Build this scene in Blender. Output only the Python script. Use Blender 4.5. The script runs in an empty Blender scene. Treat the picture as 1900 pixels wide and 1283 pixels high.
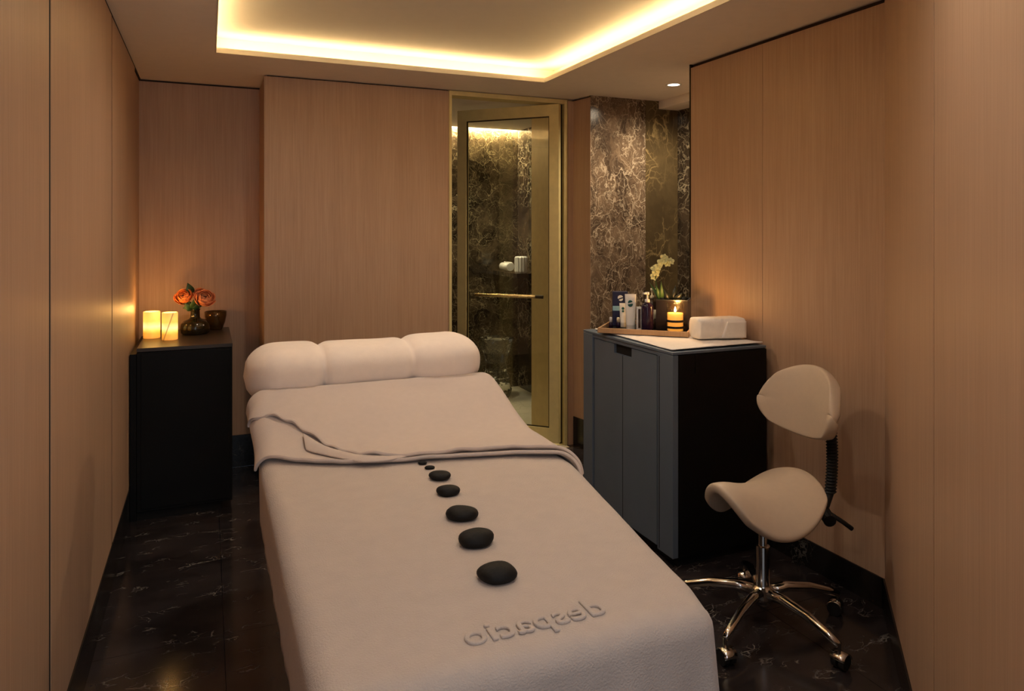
import bpy, bmesh, math, random
from mathutils import Vector, Matrix, noise
random.seed(7)
sc = bpy.context.scene
C = sc.collection
R = math.radians
PI = math.pi

# ------------------------------------------------------------------ camera
cam_d = bpy.data.cameras.new('camera')
cam = bpy.data.objects.new('camera', cam_d); C.objects.link(cam)
cam_d.sensor_width = 36.0
cam_d.lens = 36.0 * 1323 / 1900
cam_d.shift_y = (430 - 641.5) / 1900
cam_d.clip_start = 0.02
cam.location = (0, 0, 1.5)
cam.rotation_euler = (R(90), 0, R(-23.1))
sc.camera = cam

# ------------------------------------------------------------------ world, exposure
w = bpy.data.worlds.new('world'); sc.world = w; w.use_nodes = True
w.node_tree.nodes['Background'].inputs[0].default_value = (0.6, 0.7, 0.9, 1)
w.node_tree.nodes['Background'].inputs[1].default_value = 0.02
vs = sc.view_settings
vs.view_transform = 'Standard'; vs.look = 'None'; vs.gamma = 1.0; vs.use_curve_mapping = False
vs.exposure = 0.0

# light levels (used by the lamp builders below)
COVE = 31.0
DOWN = 15.0
SHOWER = 150.0
ALCOVE = 78.0
CANDLE = 1.35
WARM = (1.0, 0.70, 0.35)
NEUT = (1.0, 0.87, 0.75)

# assumed cool daylight, added out of view behind the camera
def area(name, loc, rot, sx, sy, power, col):
    l = bpy.data.lights.new(name, 'AREA'); l.shape = 'RECTANGLE'; l.size = sx; l.size_y = sy
    l.energy = power; l.color = col
    o = bpy.data.objects.new(name, l); C.objects.link(o); o.location = loc; o.rotation_euler = rot
    return o
area('assumed_window_light', (0.26, -0.93, 1.45), (R(90), 0, 0), 0.95, 1.7, 10.0, (0.78, 0.87, 1.0))  # lamp of the assumed window, cools the bed foot and cabinet front

def spot(name, loc, power, col, angle, radius=0.05, blend=0.8):
    l = bpy.data.lights.new(name, 'SPOT'); l.energy = power; l.color = col
    l.spot_size = R(angle); l.spot_blend = blend; l.shadow_soft_size = radius
    o = bpy.data.objects.new(name, l); C.objects.link(o); o.location = loc
    return o
def point(name, loc, power, col, radius=0.02):
    l = bpy.data.lights.new(name, 'POINT'); l.energy = power; l.color = col; l.shadow_soft_size = radius
    o = bpy.data.objects.new(name, l); C.objects.link(o); o.location = loc
    return o

# ------------------------------------------------------------------ materials
def mat(name):
    m = bpy.data.materials.new(name); m.use_nodes = True
    nt = m.node_tree; b = nt.nodes['Principled BSDF']
    return m, nt, b
def rgb(*c): return (c[0], c[1], c[2], 1.0)
def simple(name, col, rough=0.5, metal=0.0, bump=0.0, bscale=200.0, var=0.06, spec=0.5, sheen=0.0, emit=None, estr=0.0, trans=0.0, ior=1.45):
    m, nt, b = mat(name)
    b.inputs['Roughness'].default_value = rough
    b.inputs['Metallic'].default_value = metal
    b.inputs['Specular IOR Level'].default_value = spec
    b.inputs['Sheen Weight'].default_value = sheen
    b.inputs['Transmission Weight'].default_value = trans
    b.inputs['IOR'].default_value = ior
    tc = nt.nodes.new('ShaderNodeTexCoord')
    n = nt.nodes.new('ShaderNodeTexNoise'); n.inputs['Scale'].default_value = bscale * 0.1; n.inputs['Detail'].default_value = 4
    nt.links.new(tc.outputs['Object'], n.inputs['Vector'])
    r = nt.nodes.new('ShaderNodeValToRGB')
    r.color_ramp.elements[0].color = rgb(*[x * (1 - var) for x in col]); r.color_ramp.elements[0].position = 0.3
    r.color_ramp.elements[1].color = rgb(*[min(1, x * (1 + var)) for x in col]); r.color_ramp.elements[1].position = 0.7
    nt.links.new(n.outputs['Fac'], r.inputs['Fac']); nt.links.new(r.outputs['Color'], b.inputs['Base Color'])
    if bump:
        n2 = nt.nodes.new('ShaderNodeTexNoise'); n2.inputs['Scale'].default_value = bscale; n2.inputs['Detail'].default_value = 3
        nt.links.new(tc.outputs['Object'], n2.inputs['Vector'])
        bp = nt.nodes.new('ShaderNodeBump'); bp.inputs['Strength'].default_value = bump; bp.inputs['Distance'].default_value = 0.004
        nt.links.new(n2.outputs['Fac'], bp.inputs['Height']); nt.links.new(bp.outputs['Normal'], b.inputs['Normal'])
    if emit:
        b.inputs['Emission Color'].default_value = rgb(*emit); b.inputs['Emission Strength'].default_value = estr
    return m

def wood_mat(name, c1, c2, rough=0.45):
    m, nt, b = mat(name); L = nt.links.new; N = nt.nodes.new
    tc = N('ShaderNodeTexCoord')
    mp = N('ShaderNodeMapping'); mp.inputs['Scale'].default_value = (1, 1, 0.022)
    L(tc.outputs['Object'], mp.inputs['Vector'])
    n = N('ShaderNodeTexNoise'); n.inputs['Scale'].default_value = 130; n.inputs['Detail'].default_value = 5; n.inputs['Roughness'].default_value = 0.65
    L(mp.outputs['Vector'], n.inputs['Vector'])
    mp2 = N('ShaderNodeMapping'); mp2.inputs['Scale'].default_value = (1, 1, 0.05)
    L(tc.outputs['Object'], mp2.inputs['Vector'])
    n2 = N('ShaderNodeTexNoise'); n2.inputs['Scale'].default_value = 7; n2.inputs['Detail'].default_value = 3
    L(mp2.outputs['Vector'], n2.inputs['Vector'])
    ad = N('ShaderNodeMix'); ad.inputs[0].default_value = 0.35
    L(n.outputs['Fac'], ad.inputs[2]); L(n2.outputs['Fac'], ad.inputs[3])
    r = N('ShaderNodeValToRGB')
    r.color_ramp.elements[0].color = rgb(*c1); r.color_ramp.elements[0].position = 0.36
    r.color_ramp.elements[1].color = rgb(*c2); r.color_ramp.elements[1].position = 0.64
    L(ad.outputs[0], r.inputs['Fac']); L(r.outputs['Color'], b.inputs['Base Color'])
    b.inputs['Roughness'].default_value = rough
    b.inputs['Specular IOR Level'].default_value = 0.35
    bp = N('ShaderNodeBump'); bp.inputs['Strength'].default_value = 0.06; bp.inputs['Distance'].default_value = 0.002
    L(n.outputs['Fac'], bp.inputs['Height']); L(bp.outputs['Normal'], b.inputs['Normal'])
    return m

def marble_mat(name, base, mid, vein, scale=5.0, vein_w=0.06, dens=0.5, rough=0.12, off=(0, 0, 0), stretch=(1, 1, 1), patch=1.0, mscale=0.55):
    m, nt, b = mat(name); L = nt.links.new; N = nt.nodes.new
    tc = N('ShaderNodeTexCoord'); mp = N('ShaderNodeMapping'); mp.inputs['Location'].default_value = off
    mp.inputs['Scale'].default_value = stretch
    L(tc.outputs['Object'], mp.inputs['Vector'])
    nd = N('ShaderNodeTexNoise'); nd.inputs['Scale'].default_value = scale * 0.9; nd.inputs['Detail'].default_value = 6
    L(mp.outputs['Vector'], nd.inputs['Vector'])
    vm = N('ShaderNodeVectorMath'); vm.operation = 'MULTIPLY_ADD'
    L(nd.outputs['Color'], vm.inputs[0]); vm.inputs[1].default_value = (0.38, 0.38, 0.38)
    L(mp.outputs['Vector'], vm.inputs[2])
    def veins(sc_, wd):
        v = N('ShaderNodeTexVoronoi'); v.feature = 'DISTANCE_TO_EDGE'; v.inputs['Scale'].default_value = sc_
        L(vm.outputs[0], v.inputs['Vector'])
        mr = N('ShaderNodeMapRange'); mr.inputs[1].default_value = 0.0; mr.inputs[2].default_value = wd
        mr.inputs[3].default_value = 1.0; mr.inputs[4].default_value = 0.0
        L(v.outputs['Distance'], mr.inputs[0]); return mr
    v1 = veins(scale, vein_w); v2 = veins(scale * 2.7, vein_w * 1.4)
    # masks so that veins come and go
    nm = N('ShaderNodeTexNoise'); nm.inputs['Scale'].default_value = scale * mscale; nm.inputs['Detail'].default_value = 4
    L(mp.outputs['Vector'], nm.inputs['Vector'])
    mr2 = N('ShaderNodeMapRange'); mr2.inputs[1].default_value = 1 - dens - 0.1; mr2.inputs[2].default_value = 1 - dens + 0.12
    L(nm.outputs['Fac'], mr2.inputs[0])
    m1 = N('ShaderNodeMath'); m1.operation = 'MULTIPLY'; L(v1.outputs[0], m1.inputs[0]); L(mr2.outputs[0], m1.inputs[1])
    m2 = N('ShaderNodeMath'); m2.operation = 'MULTIPLY'; L(v2.outputs[0], m2.inputs[0]); L(mr2.outputs[0], m2.inputs[1])
    m2b = N('ShaderNodeMath'); m2b.operation = 'MULTIPLY'; L(m2.outputs[0], m2b.inputs[0]); m2b.inputs[1].default_value = 0.6
    mx = N('ShaderNodeMath'); mx.operation = 'MAXIMUM'; L(m1.outputs[0], mx.inputs[0]); L(m2b.outputs[0], mx.inputs[1])
    # base patches
    np_ = N('ShaderNodeTexNoise'); np_.inputs['Scale'].default_value = scale * 0.8 * patch; np_.inputs['Detail'].default_value = 7; np_.inputs['Roughness'].default_value = 0.6
    L(vm.outputs[0], np_.inputs['Vector'])
    r = N('ShaderNodeValToRGB')
    r.color_ramp.elements[0].color = rgb(*base); r.color_ramp.elements[0].position = 0.38
    r.color_ramp.elements[1].color = rgb(*mid); r.color_ramp.elements[1].position = 0.68
    L(np_.outputs['Fac'], r.inputs['Fac'])
    mix = N('ShaderNodeMix'); mix.data_type = 'RGBA'
    L(mx.outputs[0], mix.inputs[0]); L(r.outputs['Color'], mix.inputs[6]); mix.inputs[7].default_value = rgb(*vein)
    L(mix.outputs[2], b.inputs['Base Color'])
    b.inputs['Roughness'].default_value = rough
    return m

def glass_pane_mat(name, tint=(0.95, 0.97, 0.93), refl=1.0):
    m = bpy.data.materials.new(name); m.use_nodes = True; nt = m.node_tree; nt.nodes.clear()
    o = nt.nodes.new('ShaderNodeOutputMaterial'); t = nt.nodes.new('ShaderNodeBsdfTransparent'); g = nt.nodes.new('ShaderNodeBsdfGlossy')
    t.inputs[0].default_value = rgb(*tint); g.inputs['Roughness'].default_value = 0.02
    lw = nt.nodes.new('ShaderNodeLayerWeight'); lw.inputs[0].default_value = 0.5
    pw = nt.nodes.new('ShaderNodeMath'); pw.operation = 'POWER'; pw.inputs[1].default_value = 5.0
    nt.links.new(lw.outputs['Facing'], pw.inputs[0])
    fr = nt.nodes.new('ShaderNodeMath'); fr.operation = 'MULTIPLY_ADD'; fr.inputs[1].default_value = 0.9; fr.inputs[2].default_value = 0.045
    nt.links.new(pw.outputs[0], fr.inputs[0])
    mx = nt.nodes.new('ShaderNodeMixShader')
    nt.links.new(fr.outputs[0], mx.inputs[0]); nt.links.new(t.outputs[0], mx.inputs[1]); nt.links.new(g.outputs[0], mx.inputs[2])
    nt.links.new(mx.outputs[0], o.inputs[0]); return m

def emis(name, col, strength):
    m = bpy.data.materials.new(name); m.use_nodes = True; nt = m.node_tree; nt.nodes.clear()
    o = nt.nodes.new('ShaderNodeOutputMaterial'); e = nt.nodes.new('ShaderNodeEmission')
    e.inputs[0].default_value = rgb(*col); e.inputs[1].default_value = strength
    nt.links.new(e.outputs[0], o.inputs[0]); return m

def glow_wax(name, streak):
    """wax of a flameless candle: lit from inside by its own lamp, brightest at the lamp's height"""
    m, nt, b = mat(name); L = nt.links.new; N = nt.nodes.new
    tc = N('ShaderNodeTexCoord'); sp = N('ShaderNodeSeparateXYZ'); L(tc.outputs['Generated'], sp.inputs[0])
    r = N('ShaderNodeValToRGB'); cr = r.color_ramp
    cr.elements[0].position = 0.0; cr.elements[0].color = (0.60, 0.20, 0.02, 1)
    cr.elements[1].position = 1.0; cr.elements[1].color = (0.75, 0.36, 0.06, 1)
    for p, c in ((0.2, (0.85, 0.30, 0.02, 1)), (0.3, (1.1, 0.62, 0.08, 1)), (0.45, (1.3, 0.92, 0.36, 1)), (0.65, (0.95, 0.50, 0.06, 1))):
        e = cr.elements.new(p); e.color = c
    L(sp.outputs['Z'], r.inputs['Fac'])
    n = N('ShaderNodeTexNoise'); n.inputs['Scale'].default_value = 18; L(tc.outputs['Object'], n.inputs['Vector'])
    mr = N('ShaderNodeMapRange'); mr.inputs[1].default_value = 0.3; mr.inputs[2].default_value = 0.7; mr.inputs[3].default_value = 0.75; mr.inputs[4].default_value = 1.15
    L(n.outputs['Fac'], mr.inputs[0])
    st = N('ShaderNodeMath'); st.operation = 'MULTIPLY'; L(mr.outputs[0], st.inputs[0]); st.inputs[1].default_value = CANDLE
    b.inputs['Base Color'].default_value = (0.75, 0.55, 0.3, 1); b.inputs['Roughness'].default_value = 0.5
    L(r.outputs['Color'], b.inputs['Emission Color'])
    if streak:
        # a dark mineral streak running up the wax
        v = N('ShaderNodeMath'); v.operation = 'MULTIPLY_ADD'; L(sp.outputs['Z'], v.inputs[0]); v.inputs[1].default_value = -0.62
        L(sp.outputs['X'], v.inputs[2])
        ab = N('ShaderNodeMath'); ab.operation = 'ADD'; L(v.outputs[0], ab.inputs[0]); ab.inputs[1].default_value = -0.12
        a2 = N('ShaderNodeMath'); a2.operation = 'ABSOLUTE'; L(ab.outputs[0], a2.inputs[0])
        lt = N('ShaderNodeMapRange'); lt.inputs[1].default_value = 0.02; lt.inputs[2].default_value = 0.05; lt.inputs[3].default_value = 0.3; lt.inputs[4].default_value = 1
        L(a2.outputs[0], lt.inputs[0])
        s2 = N('ShaderNodeMath'); s2.operation = 'MULTIPLY'; L(st.outputs[0], s2.inputs[0]); L(lt.outputs[0], s2.inputs[1])
        st = s2
    L(st.outputs[0], b.inputs['Emission Strength'])
    return m

M = {}
M['wood'] = wood_mat('wood_veneer', (0.43, 0.275, 0.18), (0.53, 0.355, 0.24))
M['wood_tray'] = wood_mat('oak_tray', (0.42, 0.25, 0.12), (0.55, 0.34, 0.18))
M['core'] = simple('dark_joint', (0.05, 0.03, 0.018), 0.8)
M['paint'] = simple('ceiling_paint', (0.90, 0.83, 0.75), 0.8, var=0.015, bump=0.02)
M['paint_up'] = simple('cove_paint', (0.80, 0.74, 0.62), 0.8, var=0.01)
M['floor'] = marble_mat('floor_marble', (0.016, 0.013, 0.0135), (0.042, 0.033, 0.033), (0.50, 0.47, 0.42), 5.0, 0.018, 0.36, 0.16, stretch=(0.8, 1.5, 1), mscale=1.6)
M['base'] = marble_mat('baseboard_marble', (0.008, 0.007, 0.007), (0.02, 0.018, 0.017), (0.25, 0.24, 0.22), 6, 0.02, 0.38, 0.2)
M['grout'] = simple('grout', (0.012, 0.01, 0.01), 0.6)
M['emp1'] = marble_mat('brown_marble', (0.055, 0.036, 0.024), (0.22, 0.15, 0.095), (0.52, 0.42, 0.30), 7.5, 0.032, 0.60, 0.14, off=(3, 1, 2), stretch=(1.15, 1, 0.8))
M['emp2'] = marble_mat('olive_marble', (0.060, 0.042, 0.021), (0.12, 0.085, 0.040), (0.55, 0.40, 0.18), 4.5, 0.03, 0.42, 0.1, off=(7, 5, 1), stretch=(1, 1, 0.7))
M['emp3'] = marble_mat('dark_marble', (0.020, 0.014, 0.010), (0.075, 0.052, 0.032), (0.36, 0.30, 0.2), 5.5, 0.035, 0.5, 0.14, off=(1, 4, 6))
M['emp4'] = marble_mat('golden_lit_marble', (0.022, 0.015, 0.009), (0.15, 0.105, 0.056), (0.50, 0.40, 0.22), 6.5, 0.024, 0.55, 0.14, off=(1, 4, 6))  # copy of the dark marble with golden light painted into its tones
M['stonefloor'] = marble_mat('beige_stone', (0.42, 0.38, 0.28), (0.55, 0.5, 0.38), (0.30, 0.26, 0.18), 3, 0.02, 0.5, 0.3)
M['brass'] = simple('brushed_brass', (0.74, 0.63, 0.31), 0.5, 0.25, var=0.05)
M['bronze'] = simple('bronze_panel', (0.55, 0.40, 0.18), 0.45, 0.3, var=0.06)
M['bronze_dk'] = simple('dark_bronze', (0.06, 0.042, 0.022), 0.4, 0.7)
M['glitter'] = simple('hammered_gold', (0.85, 0.6, 0.28), 0.25, 1.0, bump=1.0, bscale=260, var=0.3)
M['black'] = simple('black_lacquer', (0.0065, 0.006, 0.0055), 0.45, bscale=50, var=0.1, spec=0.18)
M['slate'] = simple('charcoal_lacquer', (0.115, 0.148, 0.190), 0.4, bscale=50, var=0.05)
M['gap'] = simple('shadow_gap', (0.004, 0.004, 0.004), 0.8)  # near-black, stands in for shade in joints and recesses
M['terry'] = simple('terry_towel', (0.51, 0.44, 0.39), 0.95, bump=0.55, bscale=260, var=0.03, sheen=0.25)
M['sheet'] = simple('cotton_sheet', (0.54, 0.46, 0.41), 0.9, bump=0.15, bscale=420, var=0.02, sheen=0.15)
M['pillow'] = simple('pillow_cover', (0.84, 0.73, 0.64), 0.9, bump=0.2, bscale=380, var=0.02, sheen=0.15)
M['white'] = simple('white_terry', (0.88, 0.82, 0.75), 0.95, bump=0.5, bscale=330, var=0.03, sheen=0.2)
M['basalt'] = simple('basalt_stone', (0.008, 0.0075, 0.007), 0.6, bump=0.25, bscale=120, var=0.15, spec=0.22)
M['leather'] = simple('cream_leather', (0.56, 0.455, 0.35), 0.42, bump=0.05, bscale=500, var=0.02)
M['chrome'] = simple('chrome', (0.72, 0.70, 0.66), 0.12, 1.0, var=0.01)
M['rubber'] = simple('black_rubber', (0.012, 0.012, 0.012), 0.55)
M['vinyl'] = simple('bed_vinyl', (0.30, 0.24, 0.19), 0.5)
M['steel'] = simple('dark_steel', (0.06, 0.06, 0.06), 0.4, 0.8)
M['smoke'] = simple('smoked_glass', (0.16, 0.13, 0.055), 0.06, trans=0.92, ior=1.45, var=0.02)
M['amberglass'] = simple('amber_glass', (0.16, 0.085, 0.025), 0.06, 0.3, trans=0.5, ior=1.45, var=0.02)
M['crystal'] = simple('crystal', (0.95, 0.96, 0.95), 0.03, trans=1.0, ior=1.45, var=0.0)
M['pane'] = glass_pane_mat('door_glass')
M['jarglass'] = glass_pane_mat('jar_glass', (0.97, 0.93, 0.85))
M['petal'] = simple('orange_petal', (0.80, 0.25, 0.06), 0.6, var=0.15, bscale=250)
M['petal2'] = simple('peach_petal', (0.78, 0.27, 0.11), 0.6, var=0.15, bscale=250)
M['leaf'] = simple('green_leaf', (0.045, 0.10, 0.03), 0.45, var=0.3, bscale=200)
M['leafdk'] = simple('dark_leaf', (0.02, 0.055, 0.025), 0.4, var=0.2, bscale=200)
M['leafblk'] = simple('black_leaf', (0.012, 0.016, 0.012), 0.35)
M['orchid'] = simple('orchid_petal', (0.70, 0.70, 0.36), 0.6, var=0.2, bscale=300)
M['stem'] = simple('orchid_stem', (0.10, 0.17, 0.03), 0.5)
M['navy'] = simple('navy_card', (0.010, 0.012, 0.055), 0.45, var=0.03)
M['skyblue'] = simple('pale_blue_print', (0.35, 0.62, 0.70), 0.5, var=0.02)
M['wht'] = simple('white_plastic', (0.78, 0.78, 0.76), 0.35, var=0.02)
M['silver'] = simple('pale_silver_tube', (0.66, 0.66, 0.64), 0.3, 0.2, var=0.03)
M['green'] = simple('dark_green_print', (0.01, 0.09, 0.075), 0.5, var=0.02)
M['purple'] = simple('aubergine_bottle', (0.022, 0.010, 0.032), 0.15, var=0.1)
M['brownb'] = simple('brown_bottle', (0.05, 0.03, 0.018), 0.15, var=0.1)
M['ivory'] = simple('ivory_plastic', (0.80, 0.72, 0.50), 0.35, var=0.02)
M['planter'] = simple('black_planter', (0.016, 0.013, 0.015), 0.22, var=0.1)
M['wax'] = simple('honey_wax_glow', (0.85, 0.48, 0.14), 0.5, emit=(1.0, 0.42, 0.07), estr=0.9)  # own emission stands in for the flame's light in the wax
M['blackprint'] = simple('black_print', (0.012, 0.011, 0.01), 0.4)
M['led'] = emis('cove_led', WARM, COVE)
M['led_shower'] = emis('shower_led', (1.0, 0.80, 0.48), SHOWER)
M['lamp'] = emis('downlight_disc', (1.0, 0.85, 0.62), 14.0)
M['flame'] = emis('flame', (1.0, 0.72, 0.32), 60.0)
M['assumed_winpane'] = emis('assumed_window_glow', (0.8, 0.88, 1.0), 0.5)  # glowing pane for the assumed rear window
M['porcelain'] = simple('white_porcelain', (0.75, 0.73, 0.68), 0.4, var=0.02)

# ------------------------------------------------------------------ helpers
def link(name, me, m, parent=None, loc=(0, 0, 0), rotz=0.0, smooth=False):
    o = bpy.data.objects.new(name, me); C.objects.link(o)
    if m is not None: me.materials.append(M[m] if isinstance(m, str) else m)
    o.location = loc; o.rotation_euler = (0, 0, rotz)
    if parent: o.parent = parent
    if smooth:
        for p in me.polygons: p.use_smooth = True
    return o
def obj(name, bm, m, parent=None, loc=(0, 0, 0), rotz=0.0, smooth=False, bev=0.0, seg=2):
    if bev:
        bmesh.ops.bevel(bm, geom=list(bm.edges), offset=bev, segments=seg, profile=0.5, affect='EDGES', clamp_overlap=True)
    bmesh.ops.recalc_face_normals(bm, faces=list(bm.faces))
    me = bpy.data.meshes.new(name); bm.to_mesh(me); bm.free()
    return link(name, me, m, parent, loc, rotz, smooth)
def tag(o, label=None, cat=None, group=None, kind=None):
    if label: o['label'] = label
    if cat: o['category'] = cat
    if group: o['group'] = group
    if kind: o['kind'] = kind
    return o
def thing(name, label, cat, loc=(0, 0, 0), rotz=0.0, group=None):
    o = bpy.data.objects.new(name, None); C.objects.link(o); o.empty_display_size = 0.05
    o.location = loc; o.rotation_euler = (0, 0, rotz)
    return tag(o, label, cat, group)
def struct(name, bm, m, label, cat, **k):
    return tag(obj(name, bm, m, **k), label, cat, kind='structure')
def box(x0, x1, y0, y1, z0, z1, bm=None):
    bm = bm or bmesh.new()
    v = [bm.verts.new((x, y, z)) for z in (z0, z1) for (x, y) in ((x0, y0), (x1, y0), (x1, y1), (x0, y1))]
    for f in ((0, 3, 2, 1), (4, 5, 6, 7), (0, 1, 5, 4), (1, 2, 6, 5), (2, 3, 7, 6), (3, 0, 4, 7)):
        bm.faces.new([v[i] for i in f])
    return bm
def prism(poly, z0, z1, bm=None):
    bm = bm or bmesh.new()
    a = [bm.verts.new((x, y, z0)) for x, y in poly]; b = [bm.verts.new((x, y, z1)) for x, y in poly]
    n = len(poly)
    bm.faces.new(a[::-1]); bm.faces.new(b)
    for i in range(n): bm.faces.new((a[i], a[(i + 1) % n], b[(i + 1) % n], b[i]))
    return bm
def lathe(prof, n=28, bm=None, cx=0, cy=0):
    bm = bm or bmesh.new(); rows = []
    for r, z in prof:
        if r < 1e-5: rows.append([bm.verts.new((cx, cy, z))])
        else: rows.append([bm.verts.new((cx + r * math.cos(2 * PI * k / n), cy + r * math.sin(2 * PI * k / n), z)) for k in range(n)])
    for a, b in zip(rows, rows[1:]):
        for k in range(n):
            k2 = (k + 1) % n
            if len(a) == 1 and len(b) == 1: continue
            if len(a) == 1: bm.faces.new((a[0], b[k], b[k2]))
            elif len(b) == 1: bm.faces.new((a[k], a[k2], b[0]))
            else: bm.faces.new((a[k], a[k2], b[k2], b[k]))
    return bm
def tube(pts, rad, n=10, bm=None, cap=True):
    bm = bm or bmesh.new(); pts = [Vector(p) for p in pts]; rows = []
    if not isinstance(rad, (list, tuple)): rad = [rad] * len(pts)
    up = Vector((0, 0, 1))
    for i, p in enumerate(pts):
        t = (pts[min(i + 1, len(pts) - 1)] - pts[max(i - 1, 0)]).normalized()
        a = up if abs(t.z) < 0.9 else Vector((1, 0, 0))
        s = t.cross(a).normalized(); q = s.cross(t)
        rows.append([bm.verts.new(p + (s * math.cos(2 * PI * k / n) + q * math.sin(2 * PI * k / n)) * rad[i]) for k in range(n)])
    for a, b in zip(rows, rows[1:]):
        for k in range(n): bm.faces.new((a[k], a[(k + 1) % n], b[(k + 1) % n], b[k]))
    if cap: bm.faces.new(rows[0]); bm.faces.new(rows[-1])
    return bm
def grid(fn, nu, nv, bm=None):
    bm = bm or bmesh.new()
    v = [[bm.verts.new(fn(i / nu, j / nv)) for j in range(nv + 1)] for i in range(nu + 1)]
    for i in range(nu):
        for j in range(nv): bm.faces.new((v[i][j], v[i + 1][j], v[i + 1][j + 1], v[i][j + 1]))
    return bm
def sm(x, a, b):
    t = max(0.0, min(1.0, (x - a) / (b - a))); return t * t * (3 - 2 * t)
def interp(x, pts):
    if x <= pts[0][0]: return pts[0][1]
    for (a, b), (c, d) in zip(pts, pts[1:]):
        if x <= c: return b + (d - b) * (x - a) / (c - a)
    return pts[-1][1]
def mod(o, kind, **k):
    m = o.modifiers.new(kind.lower(), kind)
    for a, v in k.items(): setattr(m, a, v)
    return m
def ell(cx, cy, cz, rx, ry, rz, bm=None, u=14, v=8):
    bm = bm or bmesh.new()
    bmesh.ops.create_uvsphere(bm, u_segments=u, v_segments=v, radius=1.0,
        matrix=Matrix.Translation((cx, cy, cz)) @ Matrix.Diagonal((rx, ry, rz, 1)))
    return bm

HC = 2.43      # lower ceiling
BB = 0.15      # baseboard height
XL_W = -0.375  # left wall face
XR_W = 2.47    # right wall face

# ================================================================== THE SETTING
# floor: slab + polished marble tiles
fl = struct('floor', box(-0.60, 3.3, -1.1, 4.86, -0.10, -0.012), 'grout', 'polished dark marble floor with white veins and thin joints', 'floor')
T = 0.66
tile_me = {}
y = -1.1
while y < 4.86:
    x = -0.605
    while x < 3.3:
        x1 = min(x + T, 3.3); y1 = min(y + T, 4.86)
        obj('tile', box(x + 0.001, x1 - 0.001, y + 0.001, y1 - 0.001, -0.012, 0.0), 'floor', fl)
        x += T
    y += T

# ceiling: dropped ring, lip, trough and raised centre
CX0, CX1, CY0, CY1 = 0.034, 1.93, 1.75, 4.0
G = 0.125
bm = bmesh.new()
X0, X1, Y0, Y1 = -0.60, 3.3, -1.1, 4.95
for (a, b_, c, d) in ((X0, CX0, Y0, Y1), (CX1, X1, Y0, Y1), (CX0, CX1, Y0, CY0), (CX0, CX1, CY1, Y1)):
    box(a, b_, c, d, HC, HC + 0.018, bm)
ZU = 2.535
for (a, b_, c, d) in ((X0, CX0 - G, Y0, Y1), (CX1 + G, X1, Y0, Y1), (CX0 - G, CX1 + G, Y0, CY0 - G), (CX0 - G, CX1 + G, CY1 + G, Y1)):
    box(a, b_, c, d, HC + 0.018, ZU + 0.03, bm)
ceil = struct('ceiling', bm, 'paint', 'beige painted ceiling with a recessed lit cove', 'ceiling')
obj('cove_ceiling', box(CX0 - G, CX1 + G, CY0 - G, CY1 + G, ZU, ZU + 0.03), 'paint_up', ceil)
bm = bmesh.new()
e_ = 0.006
for (a, b_, c, d) in ((CX0 - G, CX0 - G + e_, CY0 - G, CY1 + G), (CX1 + G - e_, CX1 + G, CY0 - G, CY1 + G), (CX0 - G, CX1 + G, CY0 - G, CY0 - G + e_), (CX0 - G, CX1 + G, CY1 + G - e_, CY1 + G)):
    box(a, b_, c, d, HC + 0.018, ZU, bm)
obj('cove_riser', bm, 'paint_up', ceil)
for (a, b_, c, d) in ((CX0, CX1, CY1 + 0.035, CY1 + 0.05), (CX1 + 0.035, CX1 + 0.05, CY0, CY1), (CX0 - 0.05, CX0 - 0.035, CY0, CY1), (CX0, CX1, CY0 - 0.05, CY0 - 0.035)):
    obj('led_strip', box(a, b_, c, d, HC + 0.019, HC + 0.027), 'led', ceil)
for (a, b_, c, d) in ((CX0, CX1, CY1 - 0.006, CY1 - 0.0003), (CX1 - 0.006, CX1 - 0.0003, CY0, CY1 - 0.006), (CX0 + 0.0003, CX0 + 0.006, CY0, CY1 - 0.006)):
    obj('cove_lip', box(a, b_, c, d, HC - 0.003, HC + 0.024), 'paint_up', ceil)

# assumed downlights in the raised centre, one seen in the alcove, plus added lamps
def downlight(x, y, z, label, power, angle, col=NEUT, r=0.045):
    t = thing('downlight', label, 'ceiling light', (x, y, z), group='recessed downlights')
    obj('trim_ring', lathe([(r, -0.001), (r + 0.004, -0.004), (r + 0.012, -0.004), (r + 0.014, 0.0)], 32), 'wht', t, smooth=True)
    obj('lens', lathe([(0, -0.0015), (r, -0.0015)], 32), 'lamp', t)
    s = spot('downlight_beam', (x, y, z - 0.012), power, col, angle, 0.045)
    return t
downlight(0.60, 1.95, ZU, 'assumed unseen downlight above the foot half of the bed', DOWN * 0.3, 130)  # assumed out-of-view lamp, lights the foot half of the bed
downlight(0.60, 3.02, ZU, 'assumed unseen downlight above the pillow end of the bed', DOWN * 2.1, 165)  # assumed lamp kept out of view, lights pillow and back panel
downlight(1.62, 2.52, ZU, 'added unseen downlight above the charcoal cabinet side of the bed', DOWN * 1.0, 95)  # added lamp, brightens cabinet, stool and right wall
downlight(0.35, 0.75, HC, 'added unseen downlight in the corridor ceiling near the left wall', 20, 172)  # added out-of-view lamp, lifts the upper left wall
downlight(1.05, 1.25, HC, 'added unseen downlight in the ceiling beside the diagonal wall', 16, 172)  # added out-of-view lamp, lifts the upper diagonal wall
downlight(2.709, 3.745, HC, 'small bright round downlight in the alcove ceiling', ALCOVE, 165, (1.0, 0.82, 0.58), 0.036)

downlight(2.25, 5.75, 2.47, 'added downlight in the shower room ceiling', 40, 110, (1.0, 0.88, 0.66))  # added lamp, brightens the crystal stool and the stone floor

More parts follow.
